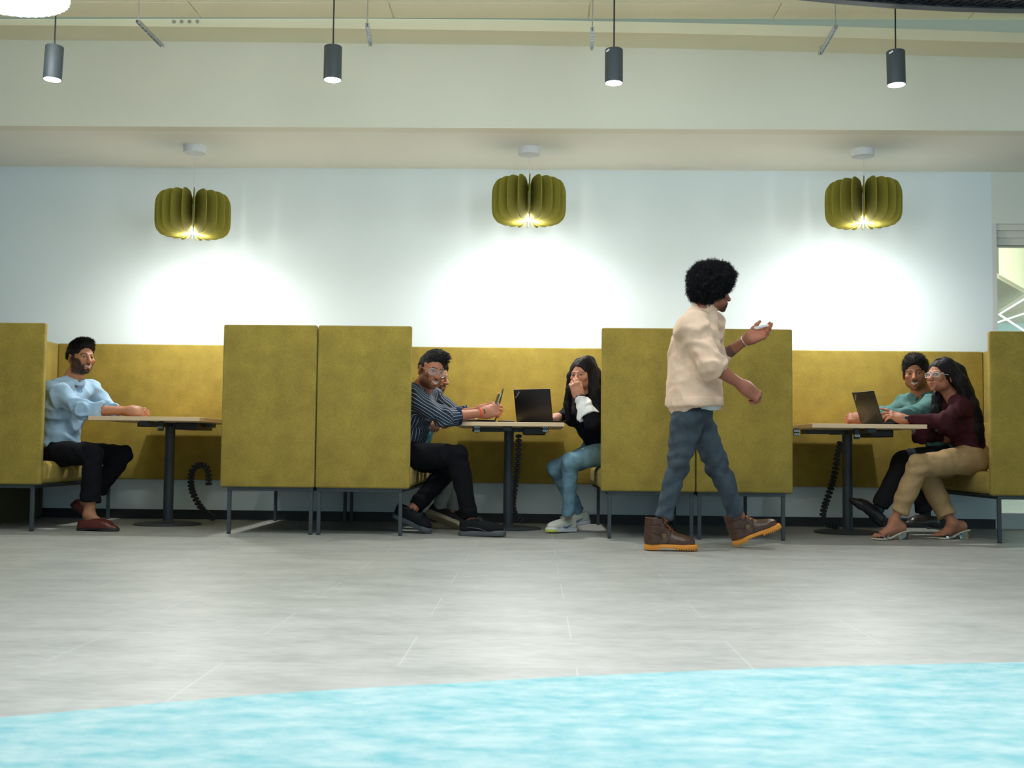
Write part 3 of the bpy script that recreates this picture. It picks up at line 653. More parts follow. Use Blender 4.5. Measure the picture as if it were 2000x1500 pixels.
# ------------------------------------------------------------------ head
def sstep(a, b, x): t = np.clip((x - a) / (b - a), 0, 1); return t * t * (3 - 2 * t)
def head(acc, pos, fwd, upv, neck, skin, hairc, smile=0, beard=None, female=False, gaze=(0, 0), s=1.0, neck_r=0.055, open_=0.0, brow=0.0045):
    Rm = frame(fwd, upv); nb = (Rm.T @ (np.asarray(neck) - pos)) / s
    S = SDF(); jw = 0.044 if female else 0.050
    S.ell((0, -0.020, 0.034), (0.0745, 0.094, 0.083), k=0.02)
    S.ell((0, 0.020, 0.000), (0.060, 0.068, 0.082), k=0.03)
    S.ell((0, 0.028, -0.058), (jw, 0.056, 0.046), k=0.03)
    S.ell((0, 0.074, -0.096), (0.016, 0.015, 0.015), k=0.024)
    for sx in (-1, 1):
        S.ell((sx * jw, 0.006, -0.062), (0.014, 0.024, 0.022), k=0.03)
        S.ell((sx * 0.036, 0.062, -0.024 + 0.004 * smile), (0.024, 0.022, 0.021), k=0.018)
        S.ell((sx * 0.030, 0.097, -0.001), (0.0155, 0.014, 0.011), k=0.012, op=1)
        S.ell((sx * 0.030, 0.0735, -0.001), (0.0135, 0.0125, 0.0125), k=0.003)
        S.cone((sx * 0.012, 0.086, 0.0175), (sx * 0.042, 0.076, 0.0185), 0.0075, 0.006, k=0.012)
        S.cone((sx * 0.018, 0.0845, 0.0075), (sx * 0.041, 0.078, 0.006), 0.0028, k=0.003)
        S.ell((sx * 0.0135, 0.097, -0.036), (0.0078, 0.010, 0.0072), k=0.006)
        S.ell((sx * 0.0075, 0.104, -0.0435), (0.0035, 0.005, 0.003), k=0.003, op=1)
        ax = (V(sx * 1, -0.35, 0), V(sx * 0.3, 1, -0.25), V(0, 0.22, 1))
        S.ell((sx * 0.079, -0.014, -0.010), (0.008, 0.018, 0.032), ax, k=0.008)
        S.ell((sx * 0.088, -0.006, -0.006), (0.007, 0.009, 0.017), ax, k=0.005, op=1)
        if smile: S.cone((sx * 0.021, 0.094, -0.036), (sx * 0.038, 0.074, -0.066), 0.004, k=0.008, op=1)
    S.cone((0, 0.086, 0.010), (0, 0.110, -0.031), 0.0072, 0.0118, k=0.012); S.ell((0, 0.108, -0.034), (0.012, 0.011, 0.009), k=0.008)
    S.ell((0, 0.074, -0.066), (0.030, 0.022, 0.022), k=0.015)
    wmo = 0.021 + 0.005 * smile; cz = -0.066 + 0.006 * smile; op = 0.0032 + 0.0040 * open_
    for sx in (-1, 1):
        S.cone((sx * wmo, 0.083, cz), (sx * 0.004, 0.0985, -0.0635 + 0.002), 0.0028, 0.0048, k=0.004)
        S.cone((sx * wmo, 0.083, cz - 0.001), (0, 0.096, -0.067 - 2 * op), 0.003, 0.0060, k=0.004)
    S.cone((-wmo + 0.003, 0.092, cz), (0, 0.104, -0.066 - op * 0.7), 0.0012 + op * 0.5, k=0.003, op=1) if open_ else S
    if open_: S.cone((wmo - 0.003, 0.092, cz), (0, 0.104, -0.066 - op * 0.7), 0.0012 + op * 0.5, k=0.003, op=1)
    up_n = V(0, -0.022, -0.045); S.cone(up_n, nb, neck_r, neck_r * 1.06, k=0.03); S.cone(mix(up_n, nb, 0.85), nb + V(0, -0.01, -0.02), neck_r * 1.08, neck_r * 1.2, k=0.03)
    Vt, Q = S.mesh(0.0023, 0.012); Vt = smooth(Vt, Q, 1, 0.35)
    x, y, z = Vt.T; ax_ = np.abs(x); nz = vnoise(Vt * 55, 3); nz2 = vnoise(Vt * 260, 5)
    col = np.tile(np.array(skin, float), (len(Vt), 1)); front = y > 0.045
    col *= (1 + 0.05 * nz)[:, None]
    red = np.array([1.10, 0.88, 0.82])            # cheeks, nose, ears a little redder
    for c_, r_ in (((0.036, 0.07, -0.022), 0.022), ((0, 0.11, -0.032), 0.016), ((0.08, -0.012, -0.01), 0.03)):
        d = np.sqrt((ax_ - c_[0]) ** 2 + (y - c_[1]) ** 2 + (z - c_[2]) ** 2); w = (1 - sstep(r_ * 0.4, r_, d))[:, None]; col = col * (1 + w * (red - 1) * 0.8)
    hc = np.array(hairc)
    def blend(w, c): nonlocal col; w = np.clip(w, 0, 1)[:, None]; col = col * (1 - w) + np.array(c) * w
    if beard:
        jawline = sstep(-0.016, -0.030, z - 0.40 * (0.07 - y) * 0 ) * sstep(0.062, 0.050, ax_ * 0 + 0.05)
        side = sstep(0.036, 0.046, ax_ + (-(z + 0.045)) * 0.55) * sstep(0.012, -0.008, z) * sstep(-0.012, 0.004, y)
        low = sstep(-0.078, -0.086, z) * sstep(-0.02, 0.01, y)
        must = sstep(0.034, 0.026, ax_) * sstep(-0.046, -0.050, z) * sstep(-0.064, -0.0575, z) * (y > 0.06)
        mside = sstep(0.022, 0.027, ax_) * sstep(0.040, 0.034, ax_) * sstep(-0.050, -0.056, z) * (y > 0.05)
        soul = sstep(0.011, 0.007, ax_) * sstep(-0.076, -0.080, z) * (y > 0.07)
        st, w = beard
        full = np.maximum.reduce([side, low, must * 1.0, mside, soul]); neckcut = sstep(-0.128, -0.112, z + 0.35 * np.maximum(0.03 - y, 0) * -1)
        if st == 'full': B = full * neckcut
        elif st == 'goatee': B = np.maximum.reduce([must, mside * (ax_ < 0.038), (low + soul) * sstep(0.034, 0.022, ax_) * (y > 0.04), 0.25 * full]) * neckcut
        else: B = np.maximum(must, 0.35 * full * neckcut)
        B = np.clip(B * (1 + 0.25 * nz2), 0, 1); blend(B * w, hc * 1.1)
        Nn = vnormals(Vt, Q); Vt = Vt + Nn * (B * (0.0035 if st == 'full' else 0.002) * (1 + 0.3 * nz2))[:, None]
    # brows
    zb = 0.0205 + 0.16 * (ax_ - 0.012) - 4.2 * np.clip(ax_ - 0.034, 0, 1) ** 1.35 * 0.9
    wb = sstep(brow, brow * 0.55, np.abs(z - zb)) * sstep(0.008, 0.012, ax_) * sstep(0.054, 0.047, ax_) * front; blend(wb * (0.9 + 0.3 * nz2), hc * 0.8)
    # eyes
    hz_ = 0.0054 - 0.0012 * smile; ex = (ax_ - 0.0300) / 0.0140; ez = (z + 0.001 - 0.0008 * smile) / hz_; e = ex ** 2 + ez ** 2 + 0.0
    blend((e < 2.4) * front * 0.45, np.array(skin) * 0.35); blend(((e < 1.7) & (ez > 0.1)) * front * 1.0, (0.012, 0.008, 0.006))
    blend((e < 1.0) * front * 1.0, (0.42, 0.38, 0.36))
    gx, gz = gaze; d = np.sqrt((x - np.sign(x) * 0.030 - gx) ** 2 + (z + 0.0005 - gz) ** 2); blend(((d < 0.0068) & (e < 1.05)) * front * 1.0, (0.018, 0.010, 0.006))
    # mouth
    lip = np.array(skin) * (np.array([0.80, 0.60, 0.62]) if not female else np.array([0.90, 0.50, 0.52]))
    zc = -0.0645 - op * 0.55 + (cz + 0.066 + 0.002 + op * 0.4) * (ax_ / wmo) ** 2
    blend((np.abs(z - zc + 0.0015) < (0.0075 + op) * np.sqrt(np.clip(1 - (ax_ / (wmo + 0.002)) ** 2, 0, 1))) * (y > 0.07) * 0.9, lip)
    if open_: blend((np.abs(z - zc) < (0.0012 + op * 0.85) * np.sqrt(np.clip(1 - (ax_ / (wmo - 0.002)) ** 2, 0, 1))) * (y > 0.07) * 1.0, (0.52, 0.48, 0.43)); 
    else: blend((np.abs(z - zc) < 0.0012) * (ax_ < wmo) * (y > 0.07) * 0.8, np.array(skin) * 0.2)
    acc.add(xform(Vt * s, (Rm, pos)), Q, col); return Rm
def spikes(Vt, Q, n, length, r, col, flow, rng, lift=0.35, curl=0.0, keep=None, seg=4):
    N = vnormals(Vt, Q); ids = np.arange(len(Vt)) if keep is None else np.argwhere(keep(Vt, N)).ravel(); ids = rng.choice(ids, min(n, len(ids)), replace=False); P = []
    for i in ids:
        d = nrm(N[i] * lift + flow(Vt[i], N[i]) + rng.normal(size=3) * (0.10 + 0.3 * min(curl, 0.5))); p = Vt[i] - N[i] * 0.002; pts = [p]
        for k in range(seg):
            d = nrm(d + rng.normal(size=3) * curl - N[i] * 0.08 * (k > 0)); p = p + d * length * (0.6 + 0.8 * rng.random()) / seg; pts.append(p)
        P.append(pts)
    return strands(P, r, col, 0.3, rng)
def short_hair(parent, origin, pos, Rm, hairc, style, s=1.0, seed=1):
    rng = np.random.default_rng(seed); S = SDF(); volt = style.get('top', 0.02); sd = style.get('side', 0.006); fr = style.get('front', 0.088); part = style.get('part', 0.0)
    S.ell((0, -0.022, 0.034), (0.0745 + sd, 0.094 + sd * 1.2, 0.083 + sd), k=0.02)
    S.ell((part, -0.002, 0.072 + volt * 0.3), (0.066, 0.086, 0.045 + volt), k=0.03)
    if style.get('quiff'): S.ell((part * 1.5, 0.058, 0.092 + volt * 0.4), (0.050, 0.034, 0.022 + volt * 0.5), k=0.025)
    S.ell((0, 0.112, -0.022), (0.070, 0.075, fr + 0.012), k=0.010, op=1)
    S.ell((0, 0.06, -0.075), (0.085, 0.065, 0.085), k=0.008, op=1)
    S.box((0, 0, -0.20), (0.2, 0.3, 0.145), k=0.01, op=1)
    for sx in (-1, 1): S.ell((sx * 0.084, -0.004, -0.016), (0.020, 0.020, 0.034), k=0.006, op=1)
    Vt, Q = S.mesh(0.003, 0.008); N = vnormals(Vt, Q); Vt = Vt + N * (0.0035 * vnoise(Vt * V(90, 28, 60), seed) + 0.0015 * vnoise(Vt * 180, 2))[:, None]
    acc = Acc(); acc.add(xform(Vt * s, (Rm, pos)), Q, np.array(hairc)[None, :] * (1 + 0.25 * vnoise(Vt * 80, 4))[:, None])
    fl = style.get('flow', V(0.2, -0.6, 0.1)); sv, sq, scl = spikes(Vt, Q, style.get('n', 1500), style.get('len', 0.022), 0.0011, hairc, lambda p, n: fl * (p[2] > 0.05) + V(0, -0.3, -0.9) * (p[2] <= 0.05), rng, lift=style.get('lift', 0.35), keep=lambda P_, N_: (P_[:, 2] > -0.03) & (N_[:, 2] > -0.2), curl=style.get('curl', 0.1))
    acc.add(xform(sv * s, (Rm, pos)), sq, scl); return acc.build('hair', HAIR, parent, origin)
def glasses(parent, origin, pos, Rm, s=1.0, m=WIRE, w=0.026, h_=0.020, drop=-0.004, squ=3.0, r=0.0016):
    t = MB(); lens = MB(); P = lambda x, y, z: tuple(xform(np.array([[x, y, z]]) * s, (Rm, pos))[0] - origin)
    for sx in (-1, 1):
        ring = []
        for k in range(25):
            a = 2 * PI * k / 24; c, q = math.cos(a), math.sin(a); e = 2 / squ
            ring.append((sx * 0.033 + w * math.copysign(abs(c) ** e, c), 0.103 - 0.55 * abs(sx * 0.033 + w * math.copysign(abs(c) ** e, c)) ** 1.25, drop + h_ * math.copysign(abs(q) ** e, q)))
        t.tube([P(*p) for p in ring], r * s, 6, caps=False)
        vs = [lens.bm.verts.new(P(*p)) for p in ring[:-1]]; lens.bm.faces.new(vs)
        vs2 = [lens.bm.verts.new(P(p[0], p[1] - 0.0012, p[2])) for p in ring[:-1]]; lens.bm.faces.new(vs2[::-1])
        t.tube([P(sx * 0.059, 0.085, drop + 0.008), P(sx * 0.076, 0.045, drop + 0.009), P(sx * 0.080, 0.0, drop + 0.010), P(sx * 0.082, -0.02, drop - 0.002)], r * s, 6)
    t.tube([P(-0.009, 0.100, drop + 0.004), P(0, 0.1035, drop + 0.007), P(0.009, 0.100, drop + 0.004)], r * s, 6)
    o = t.build('glasses', m, parent, True); lens.build('lens', GLASSM, o); return o

# ------------------------------------------------------------------ hand
def hand(acc, wrist, fdir, dorsal, side, skin, curl=(35, 40, 25), spread=6, thumb=(35, 25, 15), s=1.0, curls=None, nails=True, thumb_out=0.7, elbow=None, er=0.040):
    """side 'L' or 'R'. fdir: direction of the metacarpals; dorsal: direction the back of the hand faces."""
    y = nrm(fdir); z = nrm(np.asarray(dorsal, float) - y * (np.asarray(dorsal) @ y)); x = np.cross(y, z)
    if side == 'R': x = -x
    Fm = np.stack([x, y, z], 1)
    S = SDF(); S.box((0.001, 0.048, 0), (0.040, 0.048, 0.013), rd=0.012, k=0.015); S.cone((0, -0.006, 0), (0, 0.022, 0), 0.0235, 0.0245, k=0.035, u=(1, 0, 0), fu=1.15)
    if elbow is not None: el = (Fm.T @ (np.asarray(elbow) - np.asarray(wrist))) / s; S.cone((0, -0.004, 0), el * 0.72, 0.0235, 0.0235 + (er / s - 0.0235) * 0.72, k=0.035, cap=(0, 1))
    S.ell((0.026, 0.028, -0.008), (0.018, 0.030, 0.014), k=0.015); S.ell((-0.026, 0.035, -0.007), (0.013, 0.032, 0.012), k=0.015)
    tips = []
    for i, (bx, ln, r) in enumerate(((0.0285, 0.072, 0.0088), (0.0095, 0.080, 0.0090), (-0.0100, 0.074, 0.0086), (-0.0275, 0.058, 0.0076))):
        c = curls[i] if curls else curl; a = 0; sp = math.radians(spread) * (1.5 - i) * 1.0; p = V(bx, 0.088 - 0.004 * abs(i - 1), 0.001); pts = [p]
        for f, ang in zip((0.46, 0.31, 0.23), c):
            a += math.radians(ang); d = V(math.sin(sp) * math.cos(a), math.cos(sp) * math.cos(a), -math.sin(a)); p = p + d * ln * f; pts.append(p)
        S.chain(pts, [r * 1.05, r, r * 0.92, r * 0.80], k=0.006); S.ell(pts[0], (r * 1.05, r * 1.1, r * 1.0), k=0.008); tips.append((pts[-1], pts[-1] - pts[-2], a))
    t0 = V(0.024, 0.012, -0.006); d1 = nrm(V(thumb_out, 0.75, -0.25 - 0.5 * math.sin(math.radians(thumb[0])))); t1 = t0 + d1 * 0.044
    d2 = nrm(d1 + V(-0.35, 0.25, -0.2) * math.radians(thumb[1]) * 1.6); t2 = t1 + d2 * 0.032; d3 = nrm(d2 + V(-0.4, 0.2, -0.15) * math.radians(thumb[2]) * 1.6); t3 = t2 + d3 * 0.026
    S.chain([t0, t1, t2, t3], [0.014, 0.0115, 0.0102, 0.0085], k=0.010)
    Vt, Q = S.mesh(0.0022, 0.016); Vt = smooth(Vt, Q, 1, 0.3)
    col = np.array(skin)[None, :] * (1 + 0.05 * vnoise(Vt * 60, 8))[:, None]; palm = (sstep(0.002, -0.010, Vt[:, 2]) * sstep(-0.02, 0.02, Vt[:, 1]))[:, None]; col = col * (1 - palm) + np.minimum(np.array(skin) * V(1.35, 1.35, 1.35), 1) * palm
    for tp, d, a in tips:
        nd = V(0, math.sin(a), math.cos(a)); dd = np.linalg.norm(Vt - (tp + nd * 0.006 + nrm(d) * 0.002), axis=1); w = sstep(0.0065, 0.0045, dd)[:, None]; col = col * (1 - w) + np.minimum(np.array(skin) * V(1.25, 1.15, 1.15) + 0.05, 1) * w
    for bx in (0.0285, 0.0095, -0.010, -0.0275):
        dd = np.linalg.norm(Vt - V(bx, 0.088, 0.010), axis=1); col *= (1 - 0.14 * sstep(0.008, 0.003, dd))[:, None]
    if side == 'R': Q = Q[:, ::-1]
    acc.add(xform(Vt * s, (Fm, np.asarray(wrist))), Q, col)

# ------------------------------------------------------------------ clothes
def bone_uv(Vt, bones):
    best = np.full(len(Vt), 1e9); T = np.zeros(len(Vt)); A = np.zeros(len(Vt)); B = np.zeros(len(Vt), int); JD = np.full(len(Vt), 1.0)
    for i, (a, b, r, u, _) in enumerate(bones):
        a = np.asarray(a); b = np.asarray(b); ab = b - a; L = np.linalg.norm(ab); d = ab / L; t = np.clip((Vt - a) @ d / L, 0, 1); q = Vt - a - t[:, None] * ab; D = np.linalg.norm(q, axis=1) - r
        u_ = nrm(np.asarray(u) - d * (np.asarray(u) @ d)); w_ = np.cross(d, u_); ang = np.arctan2(q @ w_, q @ u_); m = D < best
        best[m] = D[m]; T[m] = (t * L)[m]; A[m] = ang[m]; B[m] = i; JD[m] = np.minimum(t, 1 - t)[m] * L
    return B, T, A, JD
def cloth(S, bones, name, m, parent, origin, colr, h=0.005, amp=0.006, freq=9.0, seed=1, stripes=None, colfn=None, it=2, nudge=0.0):
    Vt, Q = S.mesh(h); Vt = smooth(Vt, Q, it, 0.5); B, T, A, JD = bone_uv(Vt, bones); N = vnormals(Vt, Q)
    am = np.array([b[4] for b in bones])[B]
    ph = T * freq * 6.283 * 0.5 + 2.6 * vnoise(Vt * 9, seed) + 1.6 * np.cos(A + seed); f = 1 - np.abs(np.sin(ph)) ** 0.7
    w = 0.30 + 0.9 * np.exp(-JD / 0.07); disp = amp * am * w * (f - 0.35) + 0.35 * amp * am * vnoise(Vt * 14, seed + 3) + 0.10 * amp * vnoise(Vt * 45, seed + 5)
    E_ = np.concatenate([Q[:, [0, 1]], Q[:, [1, 2]], Q[:, [2, 3]], Q[:, [3, 0]]]); dg = np.maximum(np.bincount(E_.ravel(), minlength=len(Vt)), 1)
    for _ in range(12): disp = 0.25 * disp + 0.75 * (np.bincount(E_[:, 0], disp[E_[:, 1]], len(Vt)) + np.bincount(E_[:, 1], disp[E_[:, 0]], len(Vt))) / dg
    disp = disp * 2.4
    Vt2 = Vt + N * disp[:, None]; col = np.tile(np.array(colr, float), (len(Vt), 1)); col = col * (1 + 0.04 * vnoise(Vt * 20, seed + 9))[:, None]
    if colfn: col = colfn(Vt, col, B, T, A, disp)
    U = None
    if stripes:
        rr = np.array([b[2] for b in bones])[B]; U = A * rr / stripes
    acc = Acc(); acc.add(Vt2, Q, col, U); return acc.build(name, m, parent, origin)
def torso(S, J, g=0.0, k=0.05, w=1.0, d=1.0, bust=0, belly=1.0):
    P, Cc, N = J['P'], J['C'], J['N']; lat = nrm(J['sR'] - J['sL']); lp = nrm(J['hR'] - J['hL']); upv = nrm(Cc - P); f1 = nrm(np.cross(lat, -upv)); fp = nrm(np.cross(lp, -upv)); up2 = nrm(N - Cc)
    S.ell(P, (0.155 * w + g, 0.105 + g, 0.105 * d + g), (lp, upv, fp), k=k)
    M_ = mix(P, Cc, 0.45); S.ell(M_, (0.138 * w + g, 0.135 + g, 0.098 * d * belly + g), (nrm(lat + lp), upv, nrm(f1 + fp)), k=k)
    S.ell(Cc, (0.152 * w + g, 0.145 + g, 0.108 * d + g), (lat, up2, nrm(np.cross(lat, -up2))), k=k)
    fc = nrm(np.cross(up2, lat)); fc = fc if fc @ J['F'] > 0 else -fc
    S.cone(mix(J['sL'], J['sR'], 0.08), mix(J['sL'], J['sR'], 0.92), 0.052 + g, k=k); S.ell(mix(Cc, N, 0.45) + fc * 0.01, (0.13 * w + g, 0.09 + g, 0.085 * d + g), (lat, up2, fc), k=k)
    for q in ('sL', 'sR'): S.cone(N - up2 * 0.01, mix(N, J[q], 0.82), 0.043 + g, 0.042 + g, k=0.04)
    if bust:
        for sx in (-1, 1): S.ell(Cc + fc * 0.085 + lat * sx * 0.065 + up2 * 0.015, (0.058 + g, 0.055 + g, 0.055 + g), (lat, up2, fc), k=0.035)
def torso_bones(J, a=1.0):
    return [(J['P'], J['C'], 0.11, J['F'], a), (J['C'], J['N'], 0.12, J['F'], a * 0.8)]
def bodymesh(S, acc, skin, h=0.006):
    Vt, Q = S.mesh(h); Vt = smooth(Vt, Q, 1, 0.5); col = np.array(skin)[None, :] * (1 + 0.06 * vnoise(Vt * 25, 1))[:, None]; acc.add(Vt, Q, col)

# ------------------------------------------------------------------ shoes (local: y to the toe, z up, heel at y = 0, sole bottom at z = 0)
def place(Vt, heel, toe, upv, L, mirror=False):
    y = nrm(np.asarray(toe) - heel); z = nrm(np.asarray(upv, float) - y * (np.asarray(upv) @ y)); x = np.cross(y, z); s = L / 0.28
    return xform(Vt * s, (np.stack([x, y, z], 1), np.asarray(heel)))
def shoe(kind, parent, origin, heel, toe, colr, solec, upv=(0, 0, 1), L=0.28, name=None, accent=None, side=-1):
    S = SDF(); T = SDF(); H = 0.026 if kind in ('sneaker', 'boot') else 0.014
    hb = {'sneaker': 0.075, 'loafer': 0.055, 'boot': 0.155, 'oxford': 0.065}[kind]
    S.cone((0, 0.045, H), (0, 0.045, H + hb * 0.55), 0.036, 0.034, k=0.02); S.cone((0, 0.05, H + 0.012), (0, 0.20, H + 0.010), 0.034, 0.038, k=0.02, u=(1, 0, 0), fu=1.1)
    if kind in ('loafer', 'oxford'): S.cone((0, 0.14, H + 0.006), (0.002, 0.245, H + 0.002), 0.040, 0.024, k=0.02, u=(0, 0, 1), fu=0.75)
    else: S.ell((0, 0.215, H + 0.012), (0.043, 0.055, 0.034), k=0.02)
    S.cone((0, 0.085, H + hb * 0.55), (0, 0.17, H + 0.03), 0.030, 0.026, k=0.03)
    if kind == 'boot': S.cone((0, 0.050, H + 0.02), (0, 0.058, H + 0.135), 0.040, 0.047, k=0.03, cap=(0, 1)); S.cone((0, 0.056, H + 0.108), (0, 0.058, H + 0.138), 0.050, 0.051, k=0.006, cap=(1, 1)); S.cone((0, 0.058, H + 0.118), (0, 0.058, H + 0.15), 0.040, k=0.004, op=1)
    elif kind == 'sneaker': S.cone((0, 0.05, H + 0.03), (0, 0.052, H + 0.062), 0.036, 0.038, k=0.02, cap=(0, 1)); S.cone((0, 0.052, H + 0.048), (0, 0.052, H + 0.09), 0.029, k=0.006, op=1)
    else: S.ell((0, 0.060, H + 0.065), (0.028, 0.050, 0.028), k=0.008, op=1)
    S.box((0, 0.14, H - 0.05), (0.1, 0.25, 0.052), rd=0.001, k=0.002, op=1)
    f = 1.22 if kind != 'loafer' else 1.1
    T.cone((0, 0.040, 0.012), (0, 0.225, 0.012), 0.040 if kind != 'loafer' else 0.037, 0.046 if kind != 'loafer' else 0.040, k=0.01)
    if kind in ('loafer', 'oxford'): T.cone((0, 0.2, 0.012), (0, 0.262, 0.012), 0.037, 0.016, k=0.02)
    else: T.ell((0, 0.23, 0.012), (0.046, 0.055, 0.04), k=0.01)
    T.box((0, 0.14, H * 0.5 + (0.003 if kind == 'sneaker' else 0)), (0.1, 0.3, H * 0.5 + 0.003), rd=0.003, op=2)
    if kind in ('boot', 'loafer', 'oxford'): T.box((0, 0.125, 0), (0.1, 0.045, 0.008 if kind == 'boot' else 0.006), rd=0.002, k=0.003, op=1)
    if kind == 'boot':
        for k in range(8): T.box((0, 0.185 + 0.0125 * k, 0), (0.1, 0.0025, 0.005), rd=0.001, k=0.001, op=1)
    Vt, Q = S.mesh(0.0028, 0.006); Vt = smooth(Vt, Q, 1, 0.4)
    x, y, z = Vt.T; c = np.tile(np.array(colr, float), (len(Vt), 1)); c *= (1 + 0.10 * vnoise(Vt * 30, 2))[:, None]
    if kind == 'boot':
        N = vnormals(Vt, Q); crease = np.exp(-((y - 0.135 - 0.35 * (z - 0.06)) / 0.004) ** 2) * (z > 0.03) + np.exp(-((z - 0.072 - 0.25 * (0.09 - y)) / 0.0025) ** 2) * (y < 0.11) + np.exp(-((z - 0.125) / 0.0022) ** 2) * (y < 0.09)
        Vt = Vt - N * (0.0022 * crease)[:, None]; c *= (1 - 0.45 * np.clip(crease, 0, 1))[:, None]; pat = (vnoise(Vt * V(60, 60, 60), 6) > 0.25) * (z < 0.12); c *= (1 + 0.18 * pat)[:, None]
    acc = Acc(); acc.add(place(Vt, heel, toe, upv, L), Q, c)
    o = acc.build(name or kind, {'sneaker': KNIT, 'boot': LEATH, 'loafer': LEATH, 'oxford': LEATH}[kind], parent, origin)
    Vt, Q = T.mesh(0.0028, 0.006); c = np.tile(np.array(solec, float), (len(Vt), 1))
    if accent is not None: w = (sstep(0.20, 0.235, Vt[:, 1]) * (Vt[:, 2] < 0.02))[:, None]; c = c * (1 - w) + np.array(accent) * w
    a2 = Acc(); a2.add(place(Vt, heel, toe, upv, L), Q, c); a2.build('sole', RUBB, o, origin)
    return o, (lambda *p: tuple(place(np.array([p], float), heel, toe, upv, L)[0] - origin))
def laces(o, P, n, y0, y1, z0, z1, colr, w=0.018, r=0.0022):
    m = MATS.get('lace_%s' % (colr,)) or mat('lace_%s' % (colr,), colr, 0.8); mb = MB()
    for k in range(n):
        t = k / (n - 1); y = y0 + (y1 - y0) * t; z = z0 + (z1 - z0) * t; t2 = (k + 0.8) / (n - 1); ya = y0 + (y1 - y0) * min(t2, 1); za = z0 + (z1 - z0) * min(t2, 1)
        for sx in (-1, 1): mb.tube([P(sx * w, y, z - 0.004), P(0, (y + ya) / 2, (z + za) / 2 + 0.006), P(-sx * w, ya, za - 0.004)], r, 5)
    for sx in (-1, 1): mb.tube([P(0, y1, z1 + 0.004), P(sx * 0.02, y1 + 0.012, z1 + 0.014), P(sx * 0.034, y1 + 0.014, z1 + 0.004), P(sx * 0.015, y1 + 0.006, z1 + 0.002)], r, 5)
    return mb.build('laces', m, o)
def band(parent, name, c, axis, r, w, m, thick=0.002, origin=None, u=None, fu=1.0):
    z = nrm(axis); x = nrm(np.cross(z, [0.2, 0.9, 0.4])) if u is None else nrm(np.asarray(u) - z * (np.asarray(u) @ z)); y = np.cross(z, x)
    mb = MB(); mb.lathe([(r, -w / 2), (r + thick, -w / 2), (r + thick, w / 2), (r, w / 2), (r, -w / 2)], n=28, close=False)
    for v in mb.bm.verts: q = x * v.co.x * fu + y * v.co.y + z * v.co.z + np.asarray(c) - origin; v.co = Vector(q)
    return mb.build(name, m, parent, True)
# ================================================================== people
def person(label, J, at_floor):
    P = J['P']; o = V(at_floor[0], at_floor[1], 0); t = thing('person', label, 'person', tuple(o)); t['group'] = 'people in the booths' if 'walking' not in label else 'people'
    del t['group']; return t, o
BLACKHAIR = (0.012, 0.011, 0.012)
def leg_sdf(S, hip, knee, ank, rh, rk, ra, k=0.03, cap=1):
    S.cone(hip, knee, rh, rk, k=k); S.cone(knee, ank, rk * 0.96, ra, k=0.012, cap=(0, cap))
def trousers(name, m, t, o, J, legs, colr, rh=0.088, rk=0.066, ra=0.056, amp=0.006, colfn=None, seed=3, freq=9, g=0.012, w=1.0, waist=0.45, h=0.0055):
    S = SDF(); P = J['P']; lp = nrm(J['hR'] - J['hL']); upv = nrm(J['C'] - P); fp = nrm(np.cross(lp, -upv))
    S.ell(P, (0.160 * w + g, 0.105 + g, 0.112 + g), (lp, upv, fp), k=0.04)
    bones = [(P - upv * 0.05, P + upv * 0.1, 0.13, J['F'], 0.7)]
    for (hip, knee, ank) in legs:
        leg_sdf(S, hip, knee, ank, rh, rk, ra); bones += [(hip, knee, rh * 0.9, V(0, -1, 0), 1.0), (knee, ank, rk * 0.9, V(0, -1, 0), 1.0)]
    S.cone(mix(P, J['C'], waist), mix(P, J['C'], waist + 0.8), 0.19, k=0.004, op=1, cap=(1, 0))
    return cloth(S, bones, name, m, t, o, colr, amp=amp, colfn=colfn, seed=seed, freq=freq, h=h)

